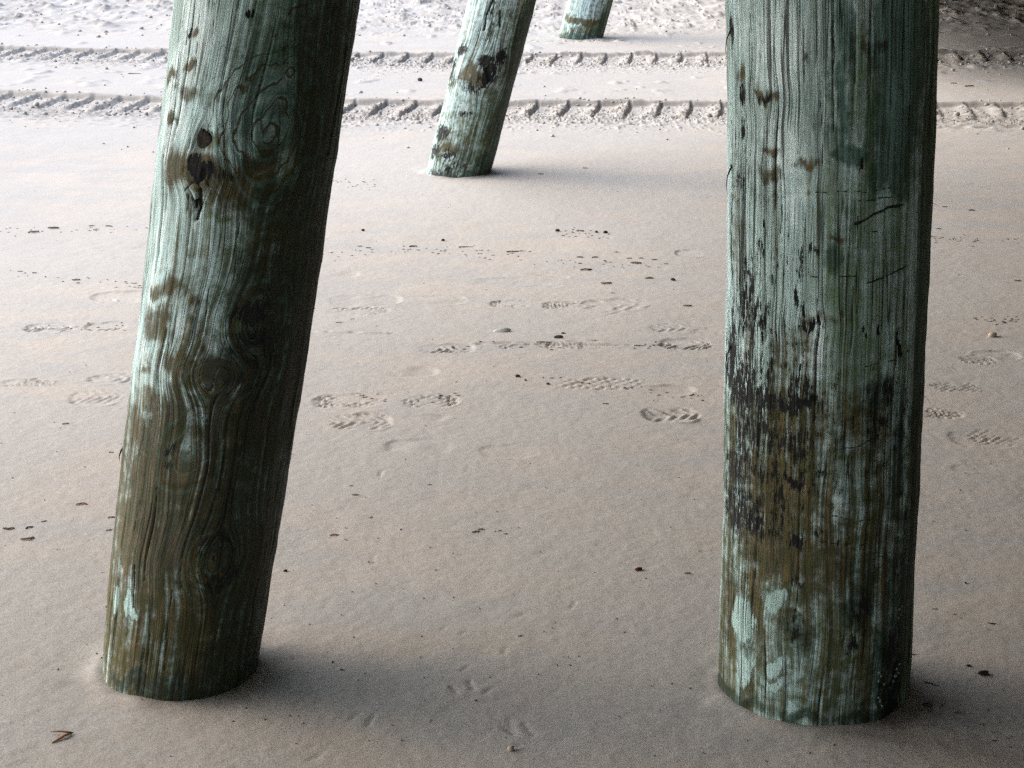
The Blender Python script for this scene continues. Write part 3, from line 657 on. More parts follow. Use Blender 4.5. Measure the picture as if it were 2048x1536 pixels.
for f in [(893, 697, .17, .12, 3, .006, 'h', .005, .024), (1055, 692, .20, .07, 5, .006, 'd', .003, .03), (1135, 690, .13, .10, 0, .008, 'd', .005, .022), (1372, 687, .16, .15, -6, .008, 'h', .006, .026),
          (1340, 831, .15, .15, 8, .013, 'h', .005, .03), (700, 803, .20, .15, 6, .005, 'd', .0026, .03), (722, 846, .16, .16, 8, .006, 'h', .0038, .028), (862, 806, .15, .13, 4, .004, 'd', .0026, .032),
          (856, 845, .15, .12, 6, .006, 'n'), (785, 745, .26, .13, 2, .005, 'n'), (1020, 906, .15, .12, 4, .004, 'n'), (838, 897, .17, .14, 3, .004, 'n'), (98, 653, .15, .13, 5, .006, 'h', .005, .022),
          (212, 650, .13, .12, 7, .006, 'h', .005, .024), (192, 796, .14, .16, 12, .007, 'h', .004, .026), (730, 594, .24, .20, 6, .006, 'n'), (715, 617, .20, .12, 0, .005, 'd', .003, .03), (868, 594, .22, .16, 5, .004, 'n'),
          (1020, 602, .13, .12, 0, .005, 'd', .005, .022), (1128, 606, .14, .12, 0, .004, 'd', .004, .024), (1235, 606, .24, .18, 6, .005, 'h', .003, .05), (1190, 770, .26, .14, 4, .005, 'd', .003, .04),
          (1325, 782, .18, .10, 4, .006, 'n'), (1912, 778, .13, .13, 3, .004, 'd', .003, .022), (1970, 880, .18, .16, 3, .003, 'd', .002, .024), (1992, 711, .14, .12, 6, .008, 'n'), (1955, 720, .10, .12, 0, .004, 'd', .004, .02),
          (1945, 940, .10, .06, 0, .003, 'n'), (255, 757, .22, .12, 6, .006, 'h', .004, .04), (60, 765, .15, .10, 4, .004, 'd', .004, .02), (262, 590, .26, .18, 4, .007, 'n'), (1295, 482, .26, .14, 3, .004, 'n'),
          (1378, 503, .10, .14, 0, .006, 'n'), (1010, 555, .24, .14, 2, .005, 'n'), (1020, 535, .16, .12, 10, .005, 'n'), (1865, 830, .16, .10, 0, .004, 'd', .004, .022), (560, 650, .2, .12, 0, .005, 'n'),
          (1430, 660, .08, .14, 60, .005, 'h', .004, .03), (660, 540, .2, .12, 0, .004, 'n'), (250, 490, .26, .16, 3, .005, 'n'), (1080, 560, .20, .13, 3, .004, 'n'), (1340, 655, .12, .13, 10, .004, 'h', .003, .03)]:
    foot(*f)

# scratches, ripples and little scarps in the sand
def groove(pts, w, dep, lip=0.25):
    global Hn
    if w < .0085: w *= .55; dep *= .6; lip = 0
    g = [ground(*p) for p in pts]
    for k in range(len(g) - 1):
        p, q = g[k], g[k + 1]
        ix = np.where((Xn[0] > min(p[0], q[0]) - 6 * w) & (Xn[0] < max(p[0], q[0]) + 6 * w))[0]
        iy = np.where((Yn[:, 0] > min(p[1], q[1]) - 6 * w) & (Yn[:, 0] < max(p[1], q[1]) + 6 * w))[0]
        if not len(ix) or not len(iy): continue
        sl = (slice(iy[0], iy[-1] + 1), slice(ix[0], ix[-1] + 1))
        d, t = seg_dist(Xn[sl], Yn[sl], p, q)
        prof = -np.exp(-(d / w) ** 2) + lip * np.exp(-((d - 2.0 * w) / w) ** 2)
        Hn[sl] += dep * prof * sstep(-.25, .1, fbm(Xn[sl] * 30, Yn[sl] * 30, 2, k + 77))
for pts, w, dep in [([(600, 1532), (618, 1520), (642, 1510)], .005, .005), ([(700, 1440), (716, 1428)], .004, .004), ([(735, 1452), (746, 1432)], .005, .004), ([(935, 1358), (946, 1380)], .006, .006),
                    ([(902, 1375), (914, 1388)], .005, .005), ([(968, 1388), (982, 1376)], .005, .004), ([(920, 1344), (936, 1332)], .004, .004), ([(1006, 1308), (1014, 1292)], .005, .004), ([(1020, 1438), (1022, 1462)], .004, .004),
                    ([(1008, 1458), (1030, 1470)], .005, .005), ([(1048, 1448), (1066, 1470)], .006, .006), ([(1020, 1496), (1036, 1492)], .005, .005), ([(1032, 1236), (1046, 1228)], .004, .004), ([(884, 1262), (890, 1252)], .005, .004),
                    ([(920, 1270), (936, 1262)], .004, .004), ([(1140, 1220), (1150, 1204)], .004, .004), ([(745, 1115), (748, 1130)], .005, .005), ([(795, 1105), (800, 1120)], .006, .006), ([(760, 956), (764, 945)], .005, .005),
                    ([(1160, 251), (1225, 252), (1290, 253)], .035, .016), ([(690, 243), (735, 241)], .035, .016), ([(640, 662), (770, 665)], .012, -.004), ([(960, 688), (1040, 684), (1140, 690), (1330, 690)], .010, .004),
                    ([(1060, 80), (1250, 80)], .06, .012), ([(1860, 250), (1980, 255), (2048, 253)], .04, .014), ([(0, 235), (200, 232), (330, 236)], .04, .010), ([(1172, 640), (1245, 620)], .008, .004), ([(1060, 540), (1130, 548)], .010, .004)]:
    groove(pts, w, dep)
H[iy0:iy1] += Hn

def sand_z(x, y):
    i = int(np.clip(np.searchsorted(xs, x), 1, len(xs) - 1)); j = int(np.clip(np.searchsorted(ys, y), 1, len(ys) - 1))
    u = (x - xs[i - 1]) / (xs[i] - xs[i - 1]); v = (y - ys[j - 1]) / (ys[j] - ys[j - 1])
    return float((H[j - 1, i - 1] * (1 - u) + H[j - 1, i] * u) * (1 - v) + (H[j, i - 1] * (1 - u) + H[j, i] * u) * v)
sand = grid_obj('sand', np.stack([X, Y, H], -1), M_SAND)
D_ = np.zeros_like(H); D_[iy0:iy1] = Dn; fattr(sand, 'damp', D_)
tag(sand, 'pale beach sand with tyre tracks and footprints', 'sand', kind='structure')

# crumbs of sand thrown out of the tracks: one heap of stuff
def ico(r, seed):
    t = (1 + 5 ** .5) / 2
    v = [(-1, t, 0), (1, t, 0), (-1, -t, 0), (1, -t, 0), (0, -1, t), (0, 1, t), (0, -1, -t), (0, 1, -t), (t, 0, -1), (t, 0, 1), (-t, 0, -1), (-t, 0, 1)]
    f = [(0, 11, 5), (0, 5, 1), (0, 1, 7), (0, 7, 10), (0, 10, 11), (1, 5, 9), (5, 11, 4), (11, 10, 2), (10, 7, 6), (7, 1, 8), (3, 9, 4), (3, 4, 2), (3, 2, 6), (3, 6, 8), (3, 8, 9), (4, 9, 5), (2, 4, 11), (6, 2, 10), (8, 6, 7), (9, 8, 1)]
    rs = np.random.default_rng(seed)
    return [tuple(np.array(p) / 1.9 * r * (1 + 0.35 * (rs.random() - .5)) * np.array([1 + .4 * (rs.random() - .5), 1, 0.75])) for p in v], f
cv, cf = [], []
def crumb(x, y, r):
    v, f = ico(r, len(cv))
    z = sand_z(x, y) + r * 0.25; b = len(cv)
    cv.extend((x + p[0], y + p[1], z + p[2]) for p in v); cf.extend(tuple(b + k for k in t) for t in f)
for pf, wd in ((pf1, .66), (pf2, .62)):
    for _ in range(1900):
        x = rng.uniform(-4.2, 4.6); d = rng.normal(wd * 0.85, 0.22) if rng.random() < .5 else rng.uniform(-.12, wd)
        crumb(x, np.polyval(pf, x) - d, float(np.clip(rng.lognormal(math.log(.0058), .5), .0025, .018)))
for _ in range(700):
    crumb(rng.uniform(-5.4, 5.4), rng.uniform(14.3, 19.5), float(np.clip(rng.lognormal(math.log(.008), .5), .003, .02)))
for _ in range(120):
    crumb(rng.uniform(-3, 3), rng.uniform(9.2, 13), float(np.clip(rng.lognormal(math.log(.006), .4), .003, .014)))
cr = mesh_obj('sand_crumbs', cv, cf, M_SAND)
fattr(cr, 'damp', np.repeat(rng.uniform(0, .55, len(cv) // 12), 12))
tag(cr, 'loose crumbs of sand thrown up along the tyre tracks', 'sand crumbs', kind='stuff')

# fine specks of debris nobody could count
dv, df = [], []
def fleck(x, y, l, w, a):
    z = sand_z(x, y); c, s = math.cos(a), math.sin(a); b = len(dv)
    for (u, v, h) in ((-l, 0, .0004), (0, -w, .0006), (l, 0, .0012), (0, w, .0006), (0, 0, .0012 + w * .8)):
        dv.append((x + u * c - v * s, y + u * s + v * c, z + h))
    df.extend(((b, b + 1, b + 4), (b + 1, b + 2, b + 4), (b + 2, b + 3, b + 4), (b + 3, b, b + 4)))
wr = [((0, 462), (320, 455)), ((20, 545), (300, 572)), ((640, 500), (860, 492)), ((860, 494), (1060, 505)), ((1040, 512), (1330, 530)), ((900, 694), (1330, 692)), ((60, 655), (250, 650)), ((1860, 478), (2040, 480)), ((1110, 463), (1220, 466)),
      ((1080, 755), (1420, 800)), ((640, 790), (920, 800)), ((1940, 640), (2040, 645)), ((640, 360), (760, 372))]
for (p, q) in wr:
    for _ in range(26):
        t = rng.random(); gx, gy = ground(p[0] + (q[0] - p[0]) * t, p[1] + (q[1] - p[1]) * t + rng.normal(0, 5))
        fleck(gx, gy, rng.uniform(.0025, .009), rng.uniform(.001, .0024), rng.uniform(-.7, .7))
for _ in range(420):
    gx, gy = ground(rng.uniform(-60, 2100), rng.uniform(370, 1530) if rng.random() < .8 else rng.uniform(120, 380))
    fleck(gx, gy, rng.uniform(.0014, .0046), rng.uniform(.0008, .0018), rng.uniform(0, 3.1))
dm = mat_plain('dark_debris', (0.030, 0.018, 0.014), (0.085, 0.050, 0.036), 30)
dd = mesh_obj('debris_flecks', dv, df, dm, smooth=False)
tag(dd, 'tiny dark flecks of dry seaweed and bark strewn over the sand', 'debris', kind='stuff')

# ------------------------------------------------------------------ things lying on the sand
def strip(pts, widths, thick, lift):
    """a curved, thick, tapering scrap through local points"""
    vs, fs = [], []
    n = len(pts)
    for k in range(n):
        p = Vector(pts[k]); d = (Vector(pts[min(k + 1, n - 1)]) - Vector(pts[max(k - 1, 0)])).normalized()
        sd = Vector((-d.y, d.x, 0)).normalized()
        w = widths[k]
        for (a, b) in ((1, .25), (.35, 1), (-.35, .85), (-1, .2), (-.4, -.1), (.4, -.1)):
            vs.append(p + sd * (w * a) + Vector((0, 0, thick * b + lift[k])))
    for k in range(n - 1):
        for j in range(6):
            fs.append((k * 6 + j, k * 6 + (j + 1) % 6, k * 6 + 6 + (j + 1) % 6, k * 6 + 6 + j))
    fs += [tuple(range(5, -1, -1)), tuple(range((n - 1) * 6, n * 6))]
    return vs, fs

def place(px, py, name, vs, fs, mat, label, cat, group, dz=0.0):
    gx, gy = ground(px, py)
    z = sand_z(gx, gy)
    gx, gy = ground(px, py, z); z = sand_z(gx, gy)
    o = mesh_obj(name, vs, fs, mat)
    o.location = (gx, gy, z + dz)
    return tag(o, label, cat, group)

def pxm(px, py):
    g = ground(px, py); return math.hypot(g[1], CAM_H) * 1.0 / FPX       # metres per pixel across

def scrap(px, py, Lpx, ang, mat, label, name='seaweed_scrap', cat='seaweed', group='dry seaweed scraps on the sand', curve=.22, fat=.16):
    k = pxm(px, py); Lm = Lpx * k * 1.0
    c, s = math.cos(math.radians(ang)), math.sin(math.radians(ang))
    pts, wd, lf = [], [], []
    cv_ = curve * random.uniform(-1, 1)
    for i in range(9):
        t = i / 8 - .5
        u, v = t * Lm, cv_ * Lm * (1 - 4 * t * t) + Lm * .05 * math.sin(9 * t + px)
        pts.append((u * c - v * s, u * s + v * c, 0))
        wd.append(Lm * fat * (0.25 + 0.75 * math.sin(math.pi * (i + .6) / 9.2) ** .8) * random.uniform(.75, 1.2))
        lf.append(Lm * .05 * (1 - 4 * t * t) + random.uniform(0, Lm * .05))
    vs, fs = strip(pts, wd, max(Lm * .09, .0010), lf)
    return place(px, py, name, vs, fs, M[mat], label, cat, group)

def twig(px, py, Lpx, ang, mat, label, bend=.08, fat=.035, fork=False):
    k = pxm(px, py); Lm = Lpx * k
    c, s = math.cos(math.radians(ang)), math.sin(math.radians(ang))
    def stem(a0, n, L0, r0, b):
        vs, fs = [], []
        ca, sa = math.cos(a0), math.sin(a0)
        for i in range(n):
            t = i / (n - 1)
            u, v = (t - .5) * L0, b * L0 * math.sin(math.pi * t) + random.uniform(-.01, .01) * L0
            r = r0 * (1.1 - .7 * t)
            for j in range(6):
                a = j * math.pi / 3
                vs.append(Vector((u * ca - (v + r * math.cos(a)) * sa, u * sa + (v + r * math.cos(a)) * ca, r * .9 + r * math.sin(a) + .3 * r)))
        for i in range(n - 1):
            for j in range(6):
                fs.append((i * 6 + j, i * 6 + (j + 1) % 6, i * 6 + 6 + (j + 1) % 6, i * 6 + 6 + j))
        fs += [tuple(range(5, -1, -1)), tuple(range((n - 1) * 6, n * 6))]
        return vs, fs
    vs, fs = stem(math.radians(ang), 8, Lm, max(Lm * fat, .0009), bend)
    if fork:
        v2, f2 = stem(math.radians(ang + 28), 5, Lm * .6, max(Lm * fat * .7, .0008), -.05)
        b = len(vs); vs += [p + Vector((c * Lm * .12, s * Lm * .12 + Lm * .08, 0)) for p in v2]; fs += [tuple(b + q for q in f) for f in f2]
    return place(px, py, 'twig', vs, fs, M[mat], label, 'twig', 'small twigs on the sand')

def lump(px, py, Lpx, mat, label, name='pebble', cat='pebble', group='small stones and bits on the sand', asp=(1, .75, .6), rot=0.0, sink=.15):
    k = pxm(px, py); r = Lpx * k / 2
    vs, fs = [], []
    nu, nv = 12, 7
    ph = random.uniform(0, 6)
    for i in range(nv + 1):
        la = -math.pi / 2 + math.pi * i / nv
        for j in range(nu):
            lo = 2 * math.pi * j / nu
            q = 1 + .12 * math.sin(2 * lo + ph) + .09 * math.sin(3 * la + lo + ph)
            x, y, z = math.cos(la) * math.cos(lo) * asp[0] * q, math.cos(la) * math.sin(lo) * asp[1] * q, math.sin(la) * asp[2]
            c, s = math.cos(rot), math.sin(rot)
            vs.append((r * (x * c - y * s), r * (x * s + y * c), r * (z + asp[2] * (1 - 2 * sink))))
    for i in range(nv):
        for j in range(nu):
            fs.append((i * nu + j, i * nu + (j + 1) % nu, (i + 1) * nu + (j + 1) % nu, (i + 1) * nu + j))
    return place(px, py, name, vs, fs, M[mat], label, cat, group)

def shell(px, py, Lpx, mat, label, tilt=25, roll=0, yaw=0, asp=.62, dz=.004):
    """one valve of a clam-like shell: a thick curved dish with growth ridges"""
    k = pxm(px, py); r = Lpx * k / 2
    top, bot = [], []
    nr, na = 7, 20
    for i in range(nr + 1):
        f = i / nr
        for j in range(na):
            a = 2 * math.pi * j / na
            x, y = f * math.cos(a) + .12 * (1 - f), f * math.sin(a) * asp
            z = .26 * (1 - f * f) + .012 * math.sin(f * 26)
            top.append(Vector((x, y, z))); bot.append(Vector((x * .96, y * .96, z - .07 - .02 * (1 - f))))
    vs = [p * r for p in top + bot]; n = len(top); fs = []
    for i in range(nr):
        for j in range(na):
            a, b, c_, d = i * na + j, i * na + (j + 1) % na, (i + 1) * na + (j + 1) % na, (i + 1) * na + j
            fs.append((a, d, c_, b)); fs.append((n + a, n + b, n + c_, n + d))
    for j in range(na):
        a, b = nr * na + j, nr * na + (j + 1) % na
        fs.append((a, n + a, n + b, b))
    from mathutils import Euler
    m = Euler((math.radians(tilt), math.radians(roll), math.radians(yaw))).to_matrix()
    vs = [m @ v for v in vs]; zmin = min(v.z for v in vs)
    vs = [v - Vector((0, 0, zmin + r * .12)) for v in vs]
    return place(px, py, 'shell', vs, fs, M[mat], label, 'shell', 'sea shells on the sand')

# forked leaf in the lower corner
k = pxm(123, 1473)
v1, f1 = strip([(-.020 + .038 * t, .010 - .002 * math.sin(3 * t), 0) for t in np.linspace(0, 1, 7)], [.0008, .0018, .0026, .0032, .0036, .0034, .001], .0016, [.003, .004, .005, .005, .004, .003, .001])
v2, f2 = strip([(.014 - .024 * t, .008 - .034 * t, 0) for t in np.linspace(0, 1, 7)], [.003, .0042, .0050, .0048, .0036, .002, .0006], .0016, [.001, .003, .004, .003, .002, .001, .0005])
place(123, 1473, 'forked_leaf', v1 + v2, f1 + [tuple(len(v1) + q for q in f) for f in f2], M['rust'], 'reddish V-shaped dry leaf lying on bare sand below the knotted slanting pile', 'leaf', None)

for a in [
    (55, 1078, 27, 20, 'red', 'largest arched dark red seaweed strand of the cluster left of the knotted pile'),
    (17, 1057, 22, 8, 'red', 'wavy thin red seaweed strand, outermost of the cluster left of the knotted pile'),
    (59, 1056, 17, 35, 'dark', 'blackish tapered chip just above the arched red seaweed strand'),
    (88, 1043, 12, 35, 'red', 'small slanted red scrap, uppermost of the cluster left of the knotted pile'),
    (223, 1036, 15, 12, 'red', 'thin red sliver touching the brown edge of the knotted pile'),
    (217, 1060, 12, 30, 'red', 'curled red scrap right beside the knotted pile, below a thin sliver'),
    (163, 1010, 22, 10, 'rust', 'long faint orange strand above the scraps beside the knotted pile'),
    (131, 848, 14, 25, 'red', 'lone reddish scrap on open sand left of the knotted pile'),
    (222, 905, 10, -5, 'red', 'tiny lone red scrap close to the splinter of the knotted pile'),
    (951, 1064, 17, 25, 'red', 'larger half of the forked red scrap on the sand midway between the two near piles'),
    (962, 1060, 14, 12, 'red', 'upper curved half of the forked red scrap midway between the two near piles'),
    (1000, 1062, 8, 4, 'dark', 'dark stubby bit right of the forked red scrap'),
    (1011, 1068, 9, 10, 'red', 'tiny red bit below the dark stubby bit beside the forked red scrap'),
    (668, 1071, 18, 12, 'rust', 'thin orange-brown curl right of the knotted pile halfway up its height'),
    (692, 1080, 10, -45, 'rust', 'short orange crumb diagonal, just below a thin orange-brown curl'),
    (711, 990, 14, 0, 'brown', 'flat dark brown sliver on smooth sand right of the knotted pile'),
    (702, 972, 7, 8, 'brown', 'tiny brown sliver above the flat dark brown sliver'),
    (859, 970, 9, 25, 'brown', 'lone brown chip below the shallow round footprints'),
    (741, 1035, 9, 40, 'dark', 'dark slanted chip on bare sand right of the flat brown sliver'),
    (1376, 1148, 15, -10, 'rust', 'rusty crumb beside the black-streaked upright pile'),
    (1040, 1272, 11, 40, 'rust', 'small bright orange crumb alone on the near sand'),
    (1870, 1219, 11, 0, 'red', 'small red thread right of the wet foot of the upright pile'),
    (1983, 1247, 15, -15, 'red', 'hooked red scrap far right of the wet foot of the upright pile'),
    (1921, 1236, 7, -60, 'rust', 'tiny rusty grain right of a small red thread'),
    (1909, 1229, 7, 20, 'rust', 'tiny rusty grain nearest to the small red thread'),
    (1964, 1449, 13, -30, 'rust', 'orange-brown smudge of leaf at the bottom right of the sand'),
    (1990, 1482, 10, 0, 'red', 'dull red sliver below the orange-brown leaf smudge'),
    (2016, 1477, 7, 10, 'red', 'tiny dull red bit nearest the corner below the orange leaf smudge'),
    (1212, 567, 22, 15, 'red', 'dark maroon heap of seaweed on smooth sand between the near piles'),
    (1172, 540, 24, 12, 'red', 'forked maroon scrap above the dark maroon heap'),
    (1160, 515, 13, -5, 'brown', 'flat brown chip, first from the left in the row of scraps by the upright pile'),
    (1190, 515, 13, 10, 'dark', 'dark forked chip next to the flat brown chip in the row of scraps'),
    (1272, 527, 22, -12, 'red', 'chained red scrap just below the row of scraps by the upright pile'),
    (1258, 517, 11, 0, 'red', 'thin red scrap above the chained red scrap'),
    (1282, 517, 10, -6, 'red', 'short red scrap right above the end of the chained red scrap'),
    (1308, 520, 12, 4, 'rust', 'pale rusty scrap at the right end of the row of scraps'),
    (1233, 505, 9, 2, 'red', 'small red scrap above and between the row of scraps'),
    (1226, 586, 9, -10, 'red', 'tiny red chip below the dark maroon heap'),
    (1375, 612, 18, 0, 'red', 'lone red sliver between the heap and the upright pile'),
    (1332, 528, 9, 10, 'rust', 'tiny rusty chip right of the chained red scrap'),
    (1211, 808, 12, -6, 'red', 'straight thin red thread on bare sand below the footprints'),
    (217, 453, 13, -15, 'dark', 'blackish chip nearest the knotted pile in the upper wrack line'),
    (190, 461, 13, -50, 'red', 'dark red tilted chip left of the blackish chip in the upper wrack line'),
    (183, 452, 11, 20, 'red', 'thin red chip just above the dark red tilted chip'),
    (107, 457, 22, 2, 'brown', 'long flat dark brown scrap in the upper wrack line'),
    (67, 465, 22, 18, 'red', 'slanted reddish scrap, leftmost of the upper wrack line'),
    (40, 543, 10, 5, 'red', 'maroon dot at the left end of the lower wrack line'),
    (69, 546, 11, -20, 'brown', 'brown clot second in the lower wrack line'),
    (152, 560, 16, 20, 'brown', 'slanted brown clot midway along the lower wrack line'),
    (720, 493, 10, 2, 'brown', 'brown speck at the left of the wrack line behind the footprints'),
    (737, 496, 11, -8, 'red', 'reddish speck beside the brown speck in the wrack line'),
    (826, 494, 16, 6, 'dark', 'black flat scrap midway along the wrack line behind the footprints'),
    (1878, 458, 10, 12, 'dark', 'small dark scrap right of the upright pile above a row of specks'),
    (1863, 473, 9, -5, 'dark', 'dark scrap touching the right edge of the upright pile'),
    (1890, 414, 11, 8, 'brown', 'brown scrap high on the sand right of the upright pile'),
    (1943, 421, 13, -5, 'brown', 'thin brown scrap farther right of the upright pile'),
    (1953, 481, 9, -5, 'dark', 'dark speck in the row of specks right of the upright pile'),
    (2031, 479, 7, 0, 'dark', 'dark speck at the end of the row of specks right of the upright pile'),
    (2035, 562, 14, -8, 'red', 'maroon scrap at the right border, below the row of specks'),
    (1938, 173, 18, 2, 'dark', 'black ragged scrap between the two tyre tracks right of the upright pile'),
    (1907, 167, 12, 2, 'dark', 'small black scrap left of the black ragged scrap between the tyre tracks'),
    (1160, 462, 15, 0, 'red', 'reddish broken scrap in the middle of a short row of dark dots'),
    (1170, 337, 10, 2, 'brown', 'thin dark scrap in the shadow beyond the middle slanting pile'),
    (1082, 348, 11, 2, 'brown', 'thin brown scrap nearest the foot of the middle slanting pile'),
]:
    scrap(*a)

for a in [
    (1826, 1310, 26, -8, 'twig', 'dark twig poking out from the wet foot of the upright pile'),
    (1863, 1369, 34, -38, 'twig', 'bent slanting twig on the shadowed sand right of the wet pile foot'),
    (1917, 1427, 22, -22, 'twig', 'thin short twig below the brown husks by the wet pile foot'),
    (932, 495, 30, 10, 'twig', 'greyish twig in the wrack line behind the footprints'),
    (1032, 504, 40, 14, 'twig', 'forked twig at the right end of the wrack line behind the footprints', .08, .025, True),
    (680, 645, 17, 20, 'twig', 'short dark twig right of the knotted pile, near a pale streak'),
    (705, 638, 10, 35, 'twig', 'very short twig above the short dark twig'),
    (270, 148, 26, 2, 'twig', 'brown stick lying between the tyre tracks left of the knotted pile'),
    (1280, 692, 24, 2, 'twig', 'thin twig in the line joining the two ribbed footprints'),
    (1090, 688, 34, 4, 'twig', 'long thin twig beside the clotted footprint'),
]:
    twig(*a)

shell(1004, 663, 36, 'grey', 'oval grey shell half buried on edge above the ribbed footprint', 16, -6, 8, .55)
shell(1117, 676, 20, 'mussel', 'dark curved shell sliver above the clotted footprint', 60, 0, 12, .4)
shell(1298, 557, 19, 'mussel', 'small dark mussel shell left of the upright pile', 20, 0, 6, .42)
shell(232, 601, 15, 'white', 'small white shell chip right against the knotted pile', 30, 10, -20, .5)
shell(1667, 1490, 9, 'white', 'tiny white shell sliver on the sand in front of the upright pile', 50, 0, 40, .4)
shell(567, 1211, 6, 'white', 'tiny white shell grain beside the shadow of the knotted pile', 30, 0, 20, .6)
lump(1985, 673, 19, 'tan', 'rounded tan pebble right of the upright pile', asp=(1, .8, .55))
lump(1022, 1500, 17, 'tan', 'rounded pinkish pebble at the bottom of a faint scratch mark', asp=(1, .8, .6), rot=.3)
lump(1126, 667, 9, 'brown', 'flat brown pebble above the dark curved shell sliver', asp=(1, .6, .35))
lump(1277, 1140, 20, 'red', 'dark maroon seed pod alone on the sand before the upright pile', 'seed_pod', 'seed pod', 'seed pods and husks on the sand', (1, .42, .34), .45)
lump(1967, 1348, 26, 'brown', 'long brown husk with a dark tip right of the wet pile foot', 'seed_husk', 'seed husk', 'seed pods and husks on the sand', (1, .42, .34), .1)
lump(1855, 1412, 20, 'brown', 'oval brown husk close to the wet pile foot', 'seed_husk', 'seed husk', 'seed pods and husks on the sand', (1, .55, .4), -.5)
lump(1937, 1332, 11, 'dark', 'slim black bit just above the long brown husk', asp=(1, .4, .35))
lump(1931, 1167, 6, 'dark', 'lone black bit on the sand beside the algae-green half of the upright pile', asp=(1, .8, .7), rot=1.2)
lump(571, 1143, 9, 'dark', 'shiny black bit beside the dark side of the knotted pile', asp=(1, .6, .6))
lump(1035, 754, 9, 'dark', 'round black bit on plain sand below the ribbed footprint', asp=(1, .8, .7))
lump(1051, 761, 5, 'dark', 'tiny black bit beside the round black bit', asp=(1, .8, .7))
lump(1096, 769, 8, 'dark', 'small black bit farther right of the round black bit', asp=(1, .7, .6))
lump(1115, 463, 9, 'dark', 'leftmost dark dot of a short row of dots on pale sand', asp=(1, .8, .7))
lump(1193, 465, 7, 'dark', 'third dark dot of a short row of dots on pale sand', asp=(1, .8, .7))
lump(1211, 466, 9, 'dark', 'rightmost dark dot of a short row of dots on pale sand', asp=(1, .8, .7))
lump(1346, 561, 9, 'dark', 'dark stone right of the small dark mussel shell', asp=(1, .8, .7))
lump(840, 162, 10, 'dark', 'dark stone between the tyre tracks left of the middle slanting pile', asp=(1, .9, .8))
lump(726, 462, 7, 'dark', 'dark dot above the wrack line right of the knotted pile', asp=(1, .8, .7))
lump(886, 482, 7, 'dark', 'dark dot above the greyish twig', asp=(1, .8, .7))

# ------------------------------------------------------------------ the pier overhead (casts the shade)
def box(name, lo, hi, mat, parent):
    x0, y0, z0 = lo; x1, y1, z1 = hi
    v = [(x0, y0, z0), (x1, y0, z0), (x1, y1, z0), (x0, y1, z0), (x0, y0, z1), (x1, y0, z1), (x1, y1, z1), (x0, y1, z1)]
    f = [(0, 3, 2, 1), (4, 5, 6, 7), (0, 1, 5, 4), (1, 2, 6, 5), (2, 3, 7, 6), (3, 0, 4, 7)]
    return mesh_obj(name, v, f, mat, parent, smooth=False)
def boards(name, n, step, w, mk, mat, parent):
    vs, fs = [], []
    for i in range(n):
        b = len(vs); vs += mk(i * step, i * step + w)
        fs += [tuple(b + q for q in f) for f in ((0, 3, 2, 1), (4, 5, 6, 7), (0, 1, 5, 4), (1, 2, 6, 5), (2, 3, 7, 6), (3, 0, 4, 7))]
    return mesh_obj(name, vs, fs, mat, parent, smooth=False)
def slab(x0, x1, y0, y1, z0, z1):
    return [(x0, y0, z0), (x1, y0, z0), (x1, y1, z0), (x0, y1, z0), (x0, y0, z1), (x1, y0, z1), (x1, y1, z1), (x0, y1, z1)]
DZ, ROT = 2.35, -33.0
deck = link(bpy.data.objects.new('pier_deck', None))
deck.rotation_euler = (0, 0, math.radians(ROT))
tag(deck, 'weathered plank deck of the pier carried above the timber piles', 'pier deck')
c_, s_ = math.cos(math.radians(ROT)), math.sin(math.radians(ROT))
ex, ey, back = -2.0, 6.0, 14.0                  # a point on the seaward edge; how far the deck runs back
deck.location = (ex + s_ * back, ey - c_ * back, DZ)
DW, DL = 14.0, back + 16
boards('planking', int(DL / .2), .2, .197, lambda a, b: slab(0, DW, a, b, .25, .30), M['deck'], deck)
for i in range(12):
    box('joist', (.1 + i * 1.2, 0, 0), (.2 + i * 1.2, DL, .247), M['deck'], deck)
wall = link(bpy.data.objects.new('timber_bulkhead', None)); wall.location = (4.6, -10, 0)
wall.rotation_euler = (0, 0, math.radians(-1))
tag(wall, 'dark timber bulkhead closing the landward side under the pier', 'bulkhead')
boards('board_panel', 132, .25, .244, lambda a, b: slab(0, .08, a, b, -.2, 3.1), M['deck'], wall)
for i in range(2):
    box('wale', (-.15, 0, .8 + i * 1.3), (-.004, 33, 1.0 + i * 1.3), M['deck'], wall)

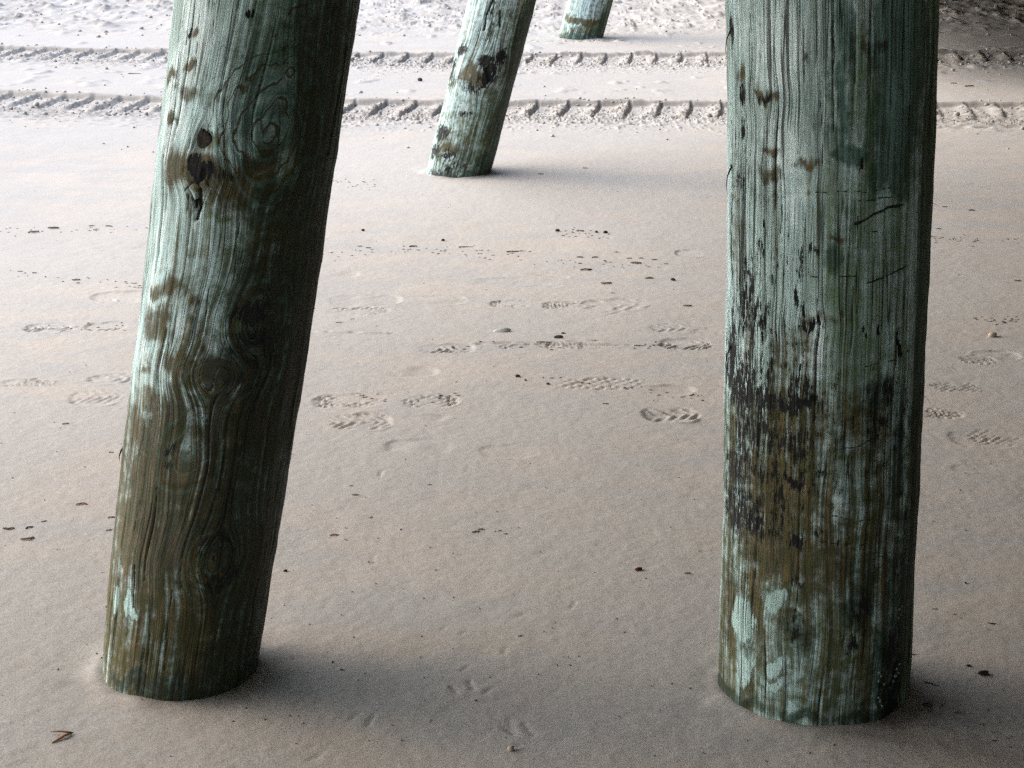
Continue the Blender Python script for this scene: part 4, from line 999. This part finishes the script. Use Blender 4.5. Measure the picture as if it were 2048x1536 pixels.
plat = link(bpy.data.objects.new('pier_platform', None)); plat.location = (1.7, 11.8, 1.5)
tag(plat, 'low plank platform with a boarded back joined to the far side of the pier', 'platform')
boards('planking', 56, .2, .197, lambda a, b: slab(0, 9, a, b, .25, .30), M['deck'], plat)
for i in range(8):
    box('joist', (.1 + i * 1.2, 0, 0), (.2 + i * 1.2, 11.2, .247), M['deck'], plat)
boards('back_board', 30, .3, .294, lambda a, b: slab(a, b, 7.3, 7.38, -1.7, -.01), M['deck'], plat)
boards('side_board', 37, .3, .294, lambda a, b: slab(.3, .36, a, b, -.9, -.005), M['deck'], plat)

# ------------------------------------------------------------------ light, world, camera
SUN_EL, SUN_AZ = 34.0, 286.0      # azimuth: clockwise from +Y (away from the camera); 302 = far left
world = bpy.data.worlds.new('World'); bpy.context.scene.world = world; world.use_nodes = True
wt = world.node_tree; bg = wt.nodes['Background']
sky = wt.nodes.new('ShaderNodeTexSky'); sky.sky_type = 'NISHITA'; sky.sun_disc = False
sky.sun_elevation = math.radians(SUN_EL); sky.sun_rotation = math.radians(SUN_AZ)
sky.air_density = 1.0; sky.dust_density = 2.2; sky.ozone_density = 1.0
wt.links.new(sky.outputs[0], bg.inputs[0]); bg.inputs[1].default_value = 0.15
sd_ = bpy.data.lights.new('sun', 'SUN'); sd_.energy = 2.0; sd_.angle = math.radians(100); sd_.color = (1.0, 0.975, 0.94)
sun = link(bpy.data.objects.new('sun', sd_))
az, el = math.radians(SUN_AZ), math.radians(SUN_EL)
to_sun = Vector((math.sin(az) * math.cos(el), math.cos(az) * math.cos(el), math.sin(el)))
sun.rotation_euler = to_sun.to_track_quat('Z', 'Y').to_euler(); sun.location = (-8, 6, 12)

cd = bpy.data.cameras.new('camera'); cd.sensor_width = 36; cd.lens = FPX / 2048 * 36; cd.clip_end = 2000; cd.clip_start = 0.05
cam = link(bpy.data.objects.new('camera', cd)); cam.location = (0, 0, CAM_H); cam.rotation_euler = (math.pi / 2 - PITCH, 0, 0)
sc = bpy.context.scene; sc.camera = cam
sc.view_settings.view_transform = 'Standard'; sc.view_settings.look = 'None'
sc.cycles.use_denoising = False; sc.cycles.use_adaptive_sampling = False
sc.view_settings.exposure = 1.5; sc.view_settings.gamma = 1.0
